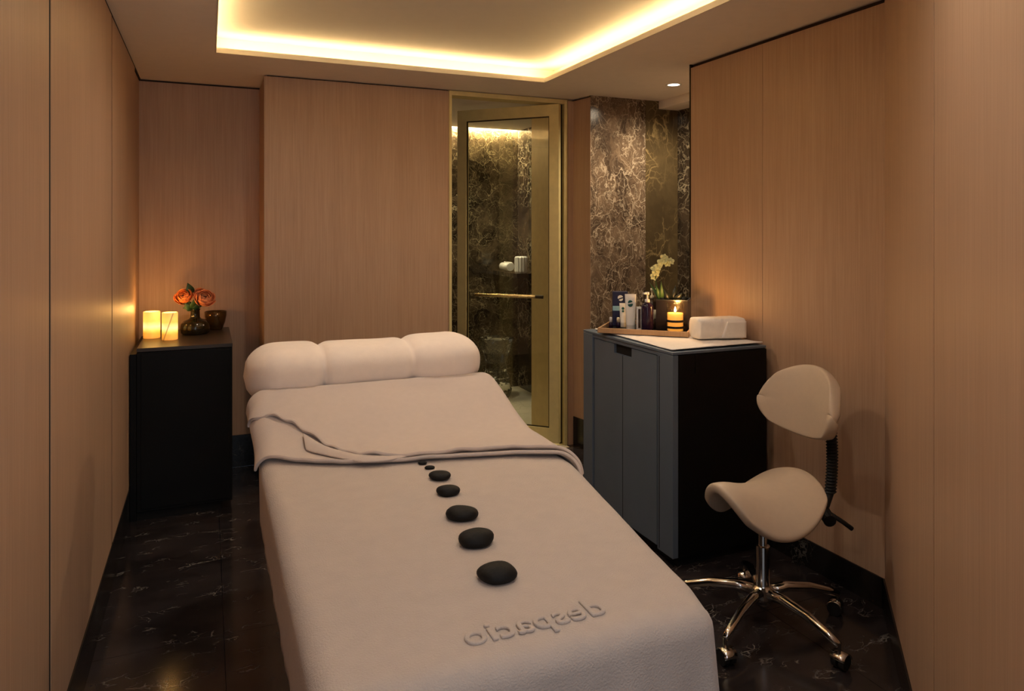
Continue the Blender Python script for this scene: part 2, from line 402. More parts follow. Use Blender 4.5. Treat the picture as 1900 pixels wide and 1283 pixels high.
# left wall
def wallpanels(parent, along, face, segs, z0, z1, sign, thick=0.018, gap=0.013):
    """segs along an axis; panel proud of the wall core by `thick`"""
    for a, b_ in segs:
        if along == 'y':
            x0, x1 = sorted((face, face - sign * thick)); bm = box(x0, x1, a + gap, b_ - gap, z0, z1)
        else:
            y0, y1 = sorted((face, face - sign * thick)); bm = box(a + gap, b_ - gap, y0, y1, z0, z1)
        obj('wood_panel', bm, 'wood', parent, bev=0.0012, seg=1)
    for (a, b_) in segs[:-1]:
        if gap > 0.004:
            x0, x1 = sorted((face - sign * 0.0015, face - sign * thick))
            obj('shadow_gap', box(x0, x1, b_ - gap, b_ + gap, z0, z1), 'gap', parent)  # black strip fills the joint in place of its shade
ZT_P = HC - 0.012
wl = struct('wall_left', box(XL_W - 0.12, XL_W - 0.018, -1.1, 4.98, 0, HC), 'core', 'left wall clad in tall vertical wood veneer panels', 'wall')
wallpanels(wl, 'y', XL_W, [(-1.05, -0.44), (-0.44, 0.865), (0.865, 2.163), (2.163, 3.46), (3.46, 4.50)], 0.17, ZT_P, 1)
obj('wood_panel', box(XL_W - 0.018, XL_W - 0.010, 4.50, 4.88, 0.17, ZT_P), 'wood', wl)
obj('shadow_gap', box(XL_W - 0.018, XL_W - 0.0015, -1.05, 4.88, ZT_P + 0.0005, HC - 0.0005), 'gap', wl)  # black strip standing in for the shade under the ceiling edge
struct('baseboard_left', box(XL_W - 0.018, XL_W + 0.004, -1.05, 4.88, 0, 0.17), 'base', 'dark marble skirting along the left wall', 'baseboard', bev=0.001, seg=1)

# niche wall behind the black side cabinet
YN = 4.88; YB = 4.455; XP0, XP1 = 0.306, 1.4515; XD1 = 2.32
wn = struct('wall_niche', box(XL_W - 0.12, XP0 + 0.03, YN + 0.016, YN + 0.10, 0, HC), 'core', 'shaded wood wall of the niche behind the candles', 'wall')
obj('wood_panel', box(XL_W - 0.012, XP0, YN, YN + 0.016, 0.2, ZT_P), 'wood', wn)
struct('baseboard_niche', box(XL_W + 0.005, XP0, YN - 0.012, YN + 0.01, 0, 0.2), 'base', 'black skirting at the back of the niche', 'baseboard')

# wood wall behind the bed
wb = struct('wall_back', box(XP0 + 0.018, XP1, YB + 0.018, YN + 0.12, 0, HC), 'core', 'wide wood veneer wall behind the head of the bed', 'wall')
obj('wood_panel', box(XP0, XP1, YB, YB + 0.018, 0.15, ZT_P + 0.004), 'wood', wb, bev=0.0012, seg=1)
obj('wood_panel', box(XP0, XP0 + 0.018, YB + 0.02, YN - 0.001, 0.2, ZT_P), 'wood', wb)
struct('baseboard_back', box(XP0 - 0.004, XP1, YB - 0.010, YB + 0.012, 0, 0.15), 'base', 'dark marble skirting under the wood wall behind the bed', 'baseboard')

# return between door and marble alcove
wr = struct('wall_return', prism([(2.385, YB), (2.425, 4.285), (2.50, 4.285), (2.50, YB + 0.45), (2.385, YB + 0.45)], 0, HC), 'core', 'narrow wood return wall between glass door and marble', 'wall')
obj('wood_panel', prism([(2.368, YB), (2.40, 4.265), (2.425, 4.272), (2.390, YB)], 0.2, ZT_P), 'wood', wr)
obj('wood_panel', box(2.325, 2.372, YB - 0.004, YB + 0.02, 0.0, ZT_P), 'wood', wr)
struct('baseboard_return', prism([(2.364, YB - 0.01), (2.394, 4.262), (2.42, 4.262), (2.39, YB - 0.01)], 0, 0.2), 'base', 'black skirting of the narrow return beside the glass door', 'baseboard')

# marble alcove
YA = 4.265
wa = struct('wall_alcove', box(2.41, 3.30, YA + 0.02, YA + 0.10, 0, HC), 'core', 'veined brown marble wall at the back of the alcove', 'wall')
obj('marble_slab', box(2.402, 2.845, YA, YA + 0.02, 0, HC), 'emp1', wa)
obj('marble_slab', box(2.847, 3.119, YA, YA + 0.02, 0, HC), 'emp2', wa)
we = struct('wall_alcove_end', box(3.14, 3.30, 3.15, YA + 0.1, 0, HC), 'core', 'dark marble end wall of the alcove', 'wall')
obj('marble_slab', box(3.12, 3.14, 3.27, YA, 0, HC), 'emp3', we)
struct('wall_alcove_front', box(2.56, 3.30, 3.19, 3.268, 0, HC), 'wood', 'wood wall closing the near side of the alcove', 'wall')
struct('trim_1', box(2.956, 3.118, 3.27, YA - 0.002, 2.373, HC - 0.001), 'paint', 'dropped bulkhead under the alcove ceiling', 'bulkhead')

# right wall
wr2 = struct('wall_right', box(XR_W + 0.018, XR_W + 0.09, 2.03, 3.262, 0, HC), 'core', 'right wall in wood veneer behind cabinet and stool', 'wall')
wallpanels(wr2, 'y', XR_W, [(2.02, 2.70), (2.70, 3.258)], BB - 0.03, HC - 0.02, -1, gap=0.0008)
obj('edge_trim', box(XR_W - 0.002, XR_W + 0.09, 3.259, 3.267, 0, HC), 'bronze_dk', wr2)
struct('baseboard_right', box(XR_W - 0.006, XR_W + 0.018, 2.03, 3.258, 0, BB - 0.03), 'base', 'dark marble skirting under the right wall', 'baseboard')

# diagonal wall: runs from the right wall's near end at 45 degrees
DX, DY = 2.478, 2.03
d45 = Vector((-math.sqrt(.5), -math.sqrt(.5), 0)); n45 = Vector((math.sqrt(.5), -math.sqrt(.5), 0))   # n45 points out of the room
def dpoly(s0, s1, t0, t1):
    o = Vector((DX, DY, 0)); r = []
    for s_, t_ in ((s0, t0), (s1, t0), (s1, t1), (s0, t1)):
        p = o + d45 * s_ + n45 * t_; r.append((p.x, p.y))
    return r
wd = struct('wall_diagonal', prism(dpoly(0.0, 2.25, 0.018, 0.12), 0, HC), 'core', 'diagonal wood panelled wall at the right edge', 'wall')
for a, b_ in ((0.0, 1.117), (1.117, 2.25)):
    obj('wood_panel', prism(dpoly(a + 0.006, b_ - 0.006, 0.0, 0.018), BB - 0.03, HC - 0.012), 'wood', wd, bev=0.0012, seg=1)
obj('shadow_gap', prism(dpoly(1.111, 1.123, 0.0015, 0.018), BB - 0.03, HC - 0.012), 'gap', wd)  # black filler in the seam, drawn instead of its shade
struct('baseboard_diagonal', prism(dpoly(0.0, 2.25, -0.006, 0.018), 0, BB - 0.03), 'base', 'dark marble skirting under the diagonal wall', 'baseboard')
# entrance corridor behind the camera, closed by an assumed window added for cool light
pe = Vector((DX, DY, 0)) + d45 * 2.25
struct('wall_corridor', box(pe.x, pe.x + 0.10, -1.1, pe.y + 0.02, 0, HC), 'wood', 'wood wall of the entrance corridor behind the camera', 'wall')
struct('wall_rear', box(-0.5, pe.x + 0.1, -1.10, -1.02, 0, HC), 'wood', 'rear wall behind the camera holding the assumed window', 'wall')
wn1 = thing('assumed_window_1', 'assumed unseen window in the rear wall, added for cool light', 'window', (0.26, -0.99, 0.55)); wn1['kind'] = 'structure'  # assumed window, added unseen as the source of the cool light
bm = bmesh.new()
for a, b_, z0, z1 in ((-0.52, -0.47, 0, 1.8), (0.47, 0.52, 0, 1.8), (-0.47, 0.47, 0, 0.05), (-0.47, 0.47, 1.75, 1.8), (-0.02, 0.02, 0.05, 1.75)):
    box(a, b_, -0.03, 0.03, z0, z1, bm)
obj('assumed_window_frame', bm, 'bronze_dk', wn1)
obj('pane', box(-0.47, 0.47, -0.012, 0.0, 0.05, 1.75), 'assumed_winpane', wn1)

# ---------------------------------------------------------------- shower room behind the door
YS = 6.33; XS1 = 2.76; XS0 = 1.15; HS = 2.47
sf = struct('floor_shower', box(XS0, XS1 + 0.02, 4.861, YS + 0.1, -0.10, -0.012), 'grout', 'pale stone floor of the shower room', 'floor')
for i in range(3):
    for j in range(3):
        x0 = XS0 + i * 0.55; y0 = 4.862 + j * 0.5
        obj('tile', box(x0 + 0.001, min(x0 + 0.549, XS1), y0 + 0.001, min(y0 + 0.499, YS), -0.012, 0.002), 'stonefloor', sf)
obj('tile', box(1.46, 2.31, 4.60, 4.86, -0.012, 0.003), 'stonefloor', sf)
obj('tile', box(1.46, 2.31, 4.40, 4.599, -0.012, 0.003), 'stonefloor', sf)
ws = struct('wall_shower_back', box(XS0 - 0.1, XS1 + 0.1, YS + 0.02, YS + 0.1, 0, 2.7), 'core', 'dark veined marble back wall of the shower room', 'wall')
for z0, z1 in ((0, 0.62), (0.62, 1.36), (1.36, 2.08), (2.08, 2.60)):
    for x0, x1 in ((XS0, 2.0), (2.0, XS1)):
        obj('marble_slab', box(x0 + 0.001, x1 - 0.001, YS, YS + 0.02, z0 + 0.001, z1 - 0.001), 'emp4', ws)
ws2 = struct('wall_shower_right', box(XS1 + 0.02, XS1 + 0.1, 4.60, YS + 0.02, 0, 2.7), 'core', 'marble side wall of the shower room', 'wall')
for z0, z1 in ((0, 0.62), (0.62, 1.36), (1.36, 2.08), (2.08, 2.60)):
    obj('marble_slab', box(XS1, XS1 + 0.02, 4.62, YS, z0 + 0.001, z1 - 0.001), 'emp3', ws2)
ws3 = struct('wall_shower_left', box(XS0 - 0.1, XS0, 4.60, YS + 0.02, 0, 2.7), 'emp3', 'marble left wall of the shower room', 'wall')
cs = struct('ceiling_shower', box(XS0 - 0.1, XS1 + 0.1, YB + 0.02, YS - 0.07, HS, HS + 0.05), 'paint', 'pale ceiling of the shower room with a light slot', 'ceiling')
obj('slot_cover', box(XS0 - 0.1, XS1 + 0.1, YS - 0.07, YS + 0.1, HS + 0.13, HS + 0.16), 'paint', cs)
obj('led_strip', box(XS0, XS1, YS - 0.05, YS - 0.01, HS + 0.01, HS + 0.02), 'led_shower', cs)
struct('wall_shower_pier', box(2.315, 2.37, YB + 0.02, 5.04, 0, HS), 'bronze', 'bronze clad pier behind the glass door', 'wall')
struct('wall_shower_near', box(2.37, XS1 + 0.1, 4.905, 4.98, 0, HS), 'core', 'inner near wall of the shower room', 'wall')

# ---------------------------------------------------------------- brass framed glass door
dr = thing('door_1', 'brass framed glass door standing open into the shower room', 'door', (2.25, 4.43, 0.0)); dr['kind'] = 'structure'
bm = bmesh.new()
box(-0.798, -0.780, 0.02, 0.13, 0.0, 2.425, bm)
box(0.045, 0.068, 0.015, 0.13, 0.0, 2.425, bm)
box(-0.78, 0.045, 0.02, 0.13, 2.395, 2.425, bm)
obj('door_frame', bm, 'brass', dr)
obj('jamb_rebate', box(0.018, 0.045, 0.05, 0.13, 0.0, 2.395), 'bronze_dk', dr)
obj('threshold', box(-0.78, 0.045, 0.03, 0.11, 0.0, 0.008), 'brass', dr)
LW = 0.78
lf = obj('door_leaf', bmesh.new(), 'brass', dr, rotz=R(135))     # local +x runs from hinge to free edge
bm = bmesh.new(); S_ = 0.07
box(0, S_, -0.022, 0.022, 0.03, 2.385, bm); box(LW - S_, LW, -0.022, 0.022, 0.03, 2.385, bm)
box(S_, LW - S_, -0.022, 0.022, 2.305, 2.385, bm); box(S_, LW - S_, -0.022, 0.022, 0.03, 0.13, bm)
bm.to_mesh(lf.data); bm.free()
obj('glass_pane', box(S_, LW - S_, -0.004, 0.004, 0.13, 2.305), 'pane', lf)
bm = bmesh.new()
for a, b_, z0, z1 in ((S_, S_ + 0.008, 0.13, 2.305), (LW - S_ - 0.008, LW - S_, 0.13, 2.305), (S_, LW - S_, 0.13, 0.138), (S_, LW - S_, 2.297, 2.305)):
    box(a, b_, 0.004, 0.012, z0, z1, bm)
obj('glazing_bead', bm, 'bronze_dk', lf)
# pull bar on the room side of the glass (local +y faces the room after the turn)
hb = obj('pull_handle', tube([(0.205 * LW, 0.05, 1.045), (0.80 * LW, 0.05, 1.045)], 0.012, 12), 'glitter', lf, smooth=True)
for s_ in (0.25, 0.76):
    obj('handle_post', tube([(s_ * LW, 0.004, 1.045), (s_ * LW, 0.05, 1.045)], 0.008, 8), 'bronze_dk', hb)
obj('handle_end', tube([(0.135 * LW, 0.05, 1.045), (0.205 * LW, 0.05, 1.045)], 0.012, 12), 'bronze_dk', hb)

# ================================================================== THE BED
def XL(y): return 0.155
def XR(y): return interp(y, [(1.15, 0.925), (1.25, 0.955), (2.05, 1.10), (2.45, 1.10), (2.9, 1.075), (3.2, 1.06)])
YF = 1.125
def ZT(y): return 0.755 + 0.15 * sm(y, 2.38, 2.86)
bed = thing('massage_bed', 'padded massage bed with raised head end under beige covers', 'bed', (0.6, 2.1, 0.0))
def mattress_fn(z_off_top, inset):
    bm = bmesh.new(); ys = [YF + 0.03 + (3.08 - YF - 0.03) * i / 24 for i in range(25)]
    rows = []
    for y_ in ys:
        zt = ZT(y_) - 0.012 - 0.055 * sm(y_, 2.72, 2.78); zb = ZT(y_) - 0.145
        rows.append([bm.verts.new((x - 0.6, y_ - 2.1, z)) for x, z in ((XL(y_) + .02, zb), (XR(y_) - .02, zb), (XR(y_) - .02, zt), (XL(y_) + .02, zt))])
    for a, b_ in zip(rows, rows[1:]):
        for k in range(4): bm.faces.new((a[k], a[(k + 1) % 4], b_[(k + 1) % 4], b_[k]))
    bm.faces.new(rows[0]); bm.faces.new(rows[-1])
    return bm
mt = obj('mattress', mattress_fn(0, 0), 'vinyl', bed)
mod(mt, 'BEVEL', width=0.035, segments=3, limit_method='ANGLE')
obj('bed_frame', box(-0.40, 0.33, -0.86, 0.80, 0.54, 0.605), 'steel', bed, bev=0.006)
obj('pedestal', box(-0.30, 0.26, -0.48, 0.55, 0.06, 0.54), 'black', bed, bev=0.02)
obj('pedestal_foot', box(-0.33, 0.30, -0.62, 0.70, 0.0, 0.06), 'steel', bed, bev=0.01)

# --- terry towel over the bed, with embossed lettering
def towel_mesh():
    bm = bmesh.new(); r = 0.045; YH = 2.50
    def nz(x, y_): return 0.0035 * noise.noise(Vector((x * 5, y_ * 4, 0.3))) + 0.0012 * noise.noise(Vector((x * 16, y_ * 14, 5)))
    def top(u, v):
        y_ = YF + r + (YH - YF - r) * v; x = XL(y_) + r + (XR(y_) - XL(y_) - 2 * r) * u
        return (x, y_, ZT(y_) + 0.004 + nz(x, y_) - 0.004 * (abs(2 * u - 1) ** 4))
    nu, nv = 44, 64
    grid(top, nu, nv, bm)
    path = []
    for j in range(nv, -1, -1):
        x, y_, z = top(0, j / nv); path.append((x, y_, z, -1.0, 0.0))
    for k in range(1, 8):
        a = PI + PI / 2 * k / 8; x, y_, z = top(0, 0); path.append((x, y_, z, math.cos(a), math.sin(a)))
    for i in range(nu + 1):
        x, y_, z = top(i / nu, 0); path.append((x, y_, z, 0.0, -1.0))
    for k in range(1, 8):
        a = 1.5 * PI + PI / 2 * k / 8; x, y_, z = top(1, 0); path.append((x, y_, z, math.cos(a), math.sin(a)))
    for j in range(nv + 1):
        x, y_, z = top(1, j / nv); path.append((x, y_, z, 1.0, 0.0))
    prof = [(r * math.sin(a), -r * (1 - math.cos(a)), 0.0) for a in [PI / 2 * k / 5 for k in range(6)]]
    for e in (0.03, 0.06, 0.09, 0.12, 0.15, 0.18): prof.append((r, -r, e))
    rows = []; s = 0.0; prev = None
    for (x, y_, z, nx, ny) in path:
        if prev: s += math.hypot(x - prev[0], y_ - prev[1]) + 0.02 * (abs(nx) < 0.99 and abs(ny) < 0.99)
        prev = (x, y_)
        foot = -ny
        # right-front corner hem hangs a little higher
        hem = 1.0 + 0.35 * noise.noise(Vector((s * 1.3, 2, 1))) * 0.3
        col = []
        for o_, dz, e in prof:
            fold = (0.010 * math.sin(s * 26 + 1.5 * noise.noise(Vector((s * 3, 0, 0)))) + 0.006 * math.sin(s * 61)) * (e / 0.18) * (0.12 + 0.88 * max(0, foot))
            fl_ = (0.05 * max(0, foot) - 0.02 * max(0, -nx) + 0.06 * max(0, nx)) * e
            oo = o_ + fl_ + fold
            col.append(bm.verts.new((x + nx * oo, y_ + ny * oo, z + dz - e * hem * (1.0 + 0.12 * max(0, foot)))))
        rows.append(col)
    for a, b_ in zip(rows, rows[1:]):
        for k in range(len(prof) - 1):
            bm.faces.new((a[k], b_[k], b_[k + 1], a[k + 1]))
    bmesh.ops.remove_doubles(bm, verts=list(bm.verts), dist=0.0004)
    return bm
tw = obj('bed_towel', towel_mesh(), 'terry', smooth=True)
mod(tw, 'SOLIDIFY', thickness=0.006, offset=-1)
tag(tw, 'large beige terry towel with embossed word covering the foot of the bed', 'towel')
# embossed word, seen in mirror writing from the foot of the bed
fc = bpy.data.curves.new('embossed_word', 'FONT'); fc.body = 'despacio'; fc.size = 0.082; fc.extrude = 0.0006; fc.bevel_depth = 0.0024; fc.bevel_resolution = 2
fc.align_x = 'CENTER'; fc.offset = -0.0012; fc.space_character = 1.02; fc.resolution_u = 6
fo = bpy.data.objects.new('tmp_word', fc); C.objects.link(fo)
dg = bpy.context.evaluated_depsgraph_get()
me = bpy.data.meshes.new_from_object(fo.evaluated_get(dg)); bpy.data.objects.remove(fo)
for v in me.vertices: v.co.x = -v.co.x
me.flip_normals()
wo = link('embossed_word', me, 'terry', tw, (0.572, 1.200, 0.7605)); me.name = 'embossed_word'
wo['label'] = 'embossed word in mirror writing'

# --- sheet folded back over the middle of the bed: two layers
def cs_fn(q, y_, off):
    """q: arc position across the bed from left hem (negative) to right; returns x, z"""
    r = 0.045; xl, xr = XL(y_) + r, XR(y_) - r; W = xr - xl; zt = ZT(y_) + 0.006 + off; R_ = r + off; q90 = R_ * PI / 2
    if q < 0:
        e = -q
        if e < q90: a = e / R_; return xl - R_ * math.sin(a), zt - R_ * (1 - math.cos(a))
        return xl - R_ - 0.05 * (e - q90), zt - R_ - (e - q90)
    if q > W:
        e = q - W
        if e < q90: a = e / R_; return xr + R_ * math.sin(a), zt - R_ * (1 - math.cos(a))
        return xr + R_ + 0.10 * (e - q90), zt - R_ - (e - q90)
    return xl + q, zt
HEM1 = [(-0.30, 2.50), (-0.12, 2.455), (-0.03, 2.425), (0.0, 2.40), (0.10, 2.325), (0.21, 2.262), (0.31, 2.228), (0.44, 2.210), (0.53, 2.192), (0.74, 2.145), (0.88, 2.085), (0.95, 2.02), (1.08, 1.96), (1.2, 1.98)]
HEM2 = [(-0.30, 2.74), (-0.10, 2.66), (0.0, 2.62), (0.07, 2.57), (0.14, 2.47), (0.20, 2.37), (0.26, 2.28), (0.33, 2.240), (0.42, 2.228), (0.53, 2.214), (0.74, 2.170), (0.88, 2.115), (0.95, 2.05), (1.08, 1.99), (1.2, 2.01)]
def sheet_layer(hem, off, dl, drr, ytop, amp, seed):
    def fn(u, v):
        Wn = 0.875; q = -dl + (Wn + dl + drr) * u
        y0 = interp(q, hem); vv = v ** 1.35; y_ = y0 + (ytop - y0) * vv
        x, z = cs_fn(q * ((XR(y_) - XL(y_) - 0.09) / Wn) if 0 < q < Wn else (q if q <= 0 else q - Wn + (XR(y_) - XL(y_) - 0.09)), y_, off)
        wv = amp * math.exp(-v * 2.2) * math.exp(-max(0, q) * 2.0)
        t = noise.noise(Vector((x * 3.0 + seed, (y_ - 0.6 * x) * 16, seed)))
        z += wv * max(-0.35, t) * 2 + 0.002 * noise.noise(Vector((x * 9, y_ * 9, seed)))
        # rolled, thicker front edge
        z += 0.010 * math.exp(-(v / 0.045) ** 2) * (1 if q > 0 else 0.4)
        if q < 0: x -= 0.012 * (0.5 + 0.5 * math.sin(y_ * 21 + seed)) * min(1, -q / 0.1)
        return (x, y_, z)
    return grid(fn, 84, 60)
sh = obj('folded_sheet', sheet_layer(HEM1, 0.003, 0.080, 0.12, 2.775, 0.004, 1.7), 'sheet', smooth=True)
mod(sh, 'SOLIDIFY', thickness=0.010, offset=1); mod(sh, 'SUBSURF', levels=1, render_levels=1)
tag(sh, 'smooth beige sheet folded back in layers across the middle of the bed', 'sheet')
s2 = obj('turned_back_layer', sheet_layer(HEM2, 0.014, 0.115, 0.11, 2.77, 0.016, 4.2), 'sheet', sh, smooth=True)
mod(s2, 'SOLIDIFY', thickness=0.010, offset=1); mod(s2, 'SUBSURF', levels=1, render_levels=1)
def loose_fold(u, v):
    x = 0.295 + 0.30 * u; y0 = interp(x - 0.18, HEM2)
    y_ = y0 + 0.012 - (0.095 * (1 - u) ** 0.8) * v
    return (x, y_, ZT(y_) + 0.026 + 0.007 * math.sin(PI * v) * (1 - u) - 0.006 * v)
s3 = obj('loose_fold', grid(loose_fold, 16, 8), 'sheet', sh, smooth=True)
mod(s3, 'SOLIDIFY', thickness=0.006, offset=1); mod(s3, 'SUBSURF', levels=1, render_levels=1)

# --- three-lobed bolster pillow
def bolster():
    n, mM = 90, 32; x0, x1 = 0.125, 1.075
    bm = bmesh.new(); rows = []
    for i in range(n + 1):
        a = i / n; x = x0 + (x1 - x0) * (0.5 - 0.5 * math.cos(PI * a)) if False else x0 + (x1 - x0) * a
        e = min(a, 1 - a) / 0.13
        end = 1.0 if e >= 1 else math.sqrt(max(0.0, 1 - (1 - e) ** 2)) ** 0.85
        notch = 0
        for nn, d_, w_ in ((0.30, 0.15, 0.020), (0.665, 0.13, 0.020)):
            notch += d_ * math.exp(-abs((a - nn) / w_) ** 1.3)
        lob = 1.02 + 0.04 * math.sin(a * PI * 3 - 0.3) + 0.05 * (1 - sm(a, 0.0, 0.35))
        s = end * (1 - notch) * lob
        row = []
        for k in range(mM):
            t = 2 * PI * k / mM; cy, sz = math.cos(t), math.sin(t)
            sy = math.copysign(abs(cy) ** 0.85, cy); szz = math.copysign(abs(sz) ** 0.85, sz)
            yy = 2.93 + 0.165 * s * sy - 0.02 * (a - 0.5); zz = 0.953 - 0.012 * (1 - a) + 0.097 * s * szz + (0.012 if szz > 0 else 0) * s
            zz += 0.005 * noise.noise(Vector((x * 8, t * 1.5, 2))) * end
            row.append(bm.verts.new((x + (a > 0.5 and 1 or -1) * 0.0, yy, zz)))
        rows.append(row)
    for a, b_ in zip(rows, rows[1:]):
        for k in range(mM): bm.faces.new((a[k], a[(k + 1) % mM], b_[(k + 1) % mM], b_[k]))
    bmesh.ops.remove_doubles(bm, verts=list(bm.verts), dist=0.0005)
    return bm
bo = obj('bolster_pillow', bolster(), 'pillow', smooth=True)
tag(bo, 'long plump beige bolster pillow with two creases at the bed head', 'pillow')

# --- hot stones in a row
STONES = [
    (0.567, 1.408, .0425, .037, .019, 8, 'largest black massage stone, nearest the embossed word'),
    (0.586, 1.586, .0430, .036, .020, 22, 'second black massage stone from the foot, tilted oval'),
    (0.603, 1.744, .0425, .036, .018, -8, 'third black massage stone from the foot of the bed'),
    (0.623, 1.916, .0335, .028, .015, 5, 'fourth black massage stone from the foot of the bed'),
    (0.639, 2.050, .0335, .029, .013, -5, 'fifth black massage stone, rounded, before the two tiny ones'),
    (0.637, 2.148, .016, .012, .006, 0, 'tiny black massage stone second from the folded sheet'),
    (0.628, 2.198, .0145, .010, .006, 0, 'tiny black massage stone touching the folded sheet'),
]
for i, (x, y_, rx, ry, rz, a, lab) in enumerate(STONES):
    bm = ell(0, 0, 0, 1, 1, 1, u=28, v=16)
    for v in bm.verts:
        p = v.co.copy(); nn = noise.noise(p * 0.9 + Vector((i * 7, 1, 2)))
        k = 1 + 0.10 * nn
        hx = math.copysign(abs(p.x) ** 0.92, p.x); hy = math.copysign(abs(p.y) ** 0.92, p.y)
        v.co = Vector((hx * rx * k * (1 + 0.08 * p.y), hy * ry * k, (p.z if p.z > -0.6 else -0.6 + (p.z + .6) * .3) * rz * (1 + 0.15 * nn)))
    o = obj('massage_stone', bm, 'basalt', loc=(x, y_, ZT(y_) + 0.004 + rz * 0.72), rotz=R(a - 18), smooth=True)
    tag(o, lab, 'stone', 'black massage stones in a row on the bed')

# ================================================================== LEFT CABINET
CB0, CB1, CF, CZ = XL_W + 0.006, 0.122, 4.15, 0.895
lc = thing('side_cabinet', 'matt black side cabinet in the niche beside the bed', 'cabinet', (0, 0, 0))
obj('body', box(CB0 + 0.03, CB1, CF, YN - 0.014, 0.045, CZ - 0.022), 'black', lc, bev=0.0015, seg=1)
obj('filler_strip', box(CB0, CB0 + 0.028, CF + 0.002, YN - 0.02, 0.0, CZ - 0.03), 'black', lc)
obj('plinth', box(CB0 + 0.03, CB1 - 0.055, CF + 0.012, YN - 0.05, 0.0, 0.045), 'gap', lc)
obj('top', box(CB0 + 0.03, CB1 + 0.001, CF - 0.002, YN - 0.014, CZ - 0.02, CZ), simple('black_top', (0.045, 0.035, 0.026), 0.34), lc, bev=0.0015, seg=1)
obj('door', box(CB0 + 0.05, CB1 - 0.016, CF - 0.004, CF, 0.06, CZ - 0.03), 'black', lc, bev=0.0015, seg=1)

def led_candle(x, y_, r, h, lab, streak):
    t = thing('led_candle', lab, 'candle', (x, y_, CZ), group='glowing pillar candles')
    me_m = glow_wax('glowing_wax', streak)
    bm = lathe([(0, 0.0), (r * 0.97, 0.0), (r, 0.003), (r, h - 0.004), (r * 0.97, h), (r * 0.82, h), (r * 0.80, h - 0.012), (0, h - 0.016)], 32)
    obj('wax_body', bm, me_m, t, smooth=True)
    obj('wick', tube([(0, 0, h - 0.017), (0.001, 0, h - 0.006)], 0.0012, 6), 'rubber', t)
    point('candle_glow', (x, y_, CZ + h + 0.02), 1.0, (1.0, 0.50, 0.13), 0.02)
led_candle(-0.294, 4.54, 0.044, 0.150, 'glowing amber pillar candle nearest the left wall', False)
led_candle(-0.196, 4.43, 0.041, 0.152, 'glowing amber pillar candle with a dark streak beside the vase', True)

vz = thing('flower_vase', 'squat smoked glass vase with a narrow neck holding roses', 'vase', (-0.069, 4.61, CZ))
prof = [(0, 0), (.066, 0), (.078, .010), (.082, .035), (.078, .062), (.062, .080), (.034, .090), (.026, .100), (.025, .140), (.031, .148)]
inner = [(r - .004 if r > .01 else 0, z + .004 if i < 2 else z) for i, (r, z) in enumerate(prof)]
obj('vase_body', lathe(prof + [(.027, .147)] + inner[::-1][1:], 36), 'smoke', vz, smooth=True)
cupo = obj('glass_bowl', lathe([(0, 0), (.036, 0), (.040, .006), (.055, .045), (.063, .085), (.064, .113), (.061, .113), (.058, .085), (.050, .045), (.034, .012), (0, .010)], 32), 'amberglass', loc=(0.044, 4.77, CZ), smooth=True)
tag(cupo, 'small amber glass bowl behind the rose vase', 'bowl')

camR = Vector((math.cos(R(23.1)), -math.sin(R(23.1)), 0))
def leaf_bm(base, tip, width, bend=0.01, bm=None):
    bm = bm or bmesh.new(); b0, t0 = Vector(base), Vector(tip); ax = (t0 - b0); side = ax.cross(Vector((0.3, -1, 0.2))).normalized(); nrm = side.cross(ax).normalized()
    L_, Rr, Cc = [], [], []
    n = 7
    for i in range(n + 1):
        t = i / n; wd_ = width * math.sin(PI * t ** 0.8) * (1 - 0.25 * t); c = b0 + ax * t + nrm * bend * math.sin(PI * t)
        Cc.append(bm.verts.new(c - nrm * wd_ * 0.25)); L_.append(bm.verts.new(c + side * wd_)); Rr.append(bm.verts.new(c - side * wd_))
    for i in range(n):
        bm.faces.new((L_[i], Cc[i], Cc[i + 1], L_[i + 1])); bm.faces.new((Cc[i], Rr[i], Rr[i + 1], Cc[i + 1]))
    return bm
def rose_bloom(r):
    bm = bmesh.new()
    for ring, (n, rad, ptop, half, flare) in enumerate(((3, .42, 18, 62, -.05), (4, .58, 30, 52, .0), (5, .74, 44, 46, .06), (6, .90, 62, 40, .12), (6, 1.0, 80, 38, .16))):
        for k in range(n):
            a0 = 2 * PI * (k + ring * 0.41) / n; wob = 1 + 0.06 * math.sin(k * 2.3 + ring)
            def fn(u, v):
                w_ = (u - .5) * 2; ph_ = R(165 - (165 - ptop - 10 * w_ * w_) * v); az = a0 + w_ * R(half) * (0.55 + 0.45 * math.sin(PI * min(1, v * .9)))
                rr = rad * wob * (1 + flare * v ** 4) * (1 - 0.05 * (1 - w_ * w_) * 0 + 0.07 * (w_ < 0) * w_)
                return Vector((rr * math.sin(ph_) * math.cos(az), rr * math.sin(ph_) * math.sin(az), 0.85 * rr * math.cos(ph_))) * r
            grid(fn, 7, 7, bm)
    return bm
def rose(lab, head, r, m, leaves, tiltx=0.0):
    base = Vector((-0.069, 4.61, CZ)); hd = Vector(head)
    t = thing('rose', lab, 'flower', base, group='orange roses in the smoked vase')
    top = hd - base; neck = Vector((top.x * 0.12, top.y * 0.12, 0.15))
    obj('stem', tube([(top.x * -0.12, top.y * -0.12, 0.012), neck, neck.lerp(top, 0.5) + Vector((0, 0, 0.004)), top - Vector((0, 0, r * 0.3))], 0.0028, 7), 'stem', t, smooth=True)
    b_ = obj('bloom', rose_bloom(r), m, t, smooth=True); b_.location = top; b_.rotation_euler = (R(48), tiltx, 0)
    mod(b_, 'SOLIDIFY', thickness=0.0012)
    for (bs, tp, wd_, mm) in leaves:
        l = obj('leaf', leaf_bm(Vector(bs) - base, Vector(tp) - base, wd_), mm, t, smooth=True)
        mod(l, 'SOLIDIFY', thickness=0.0008)
B = Vector((-0.069, 4.61, 0))
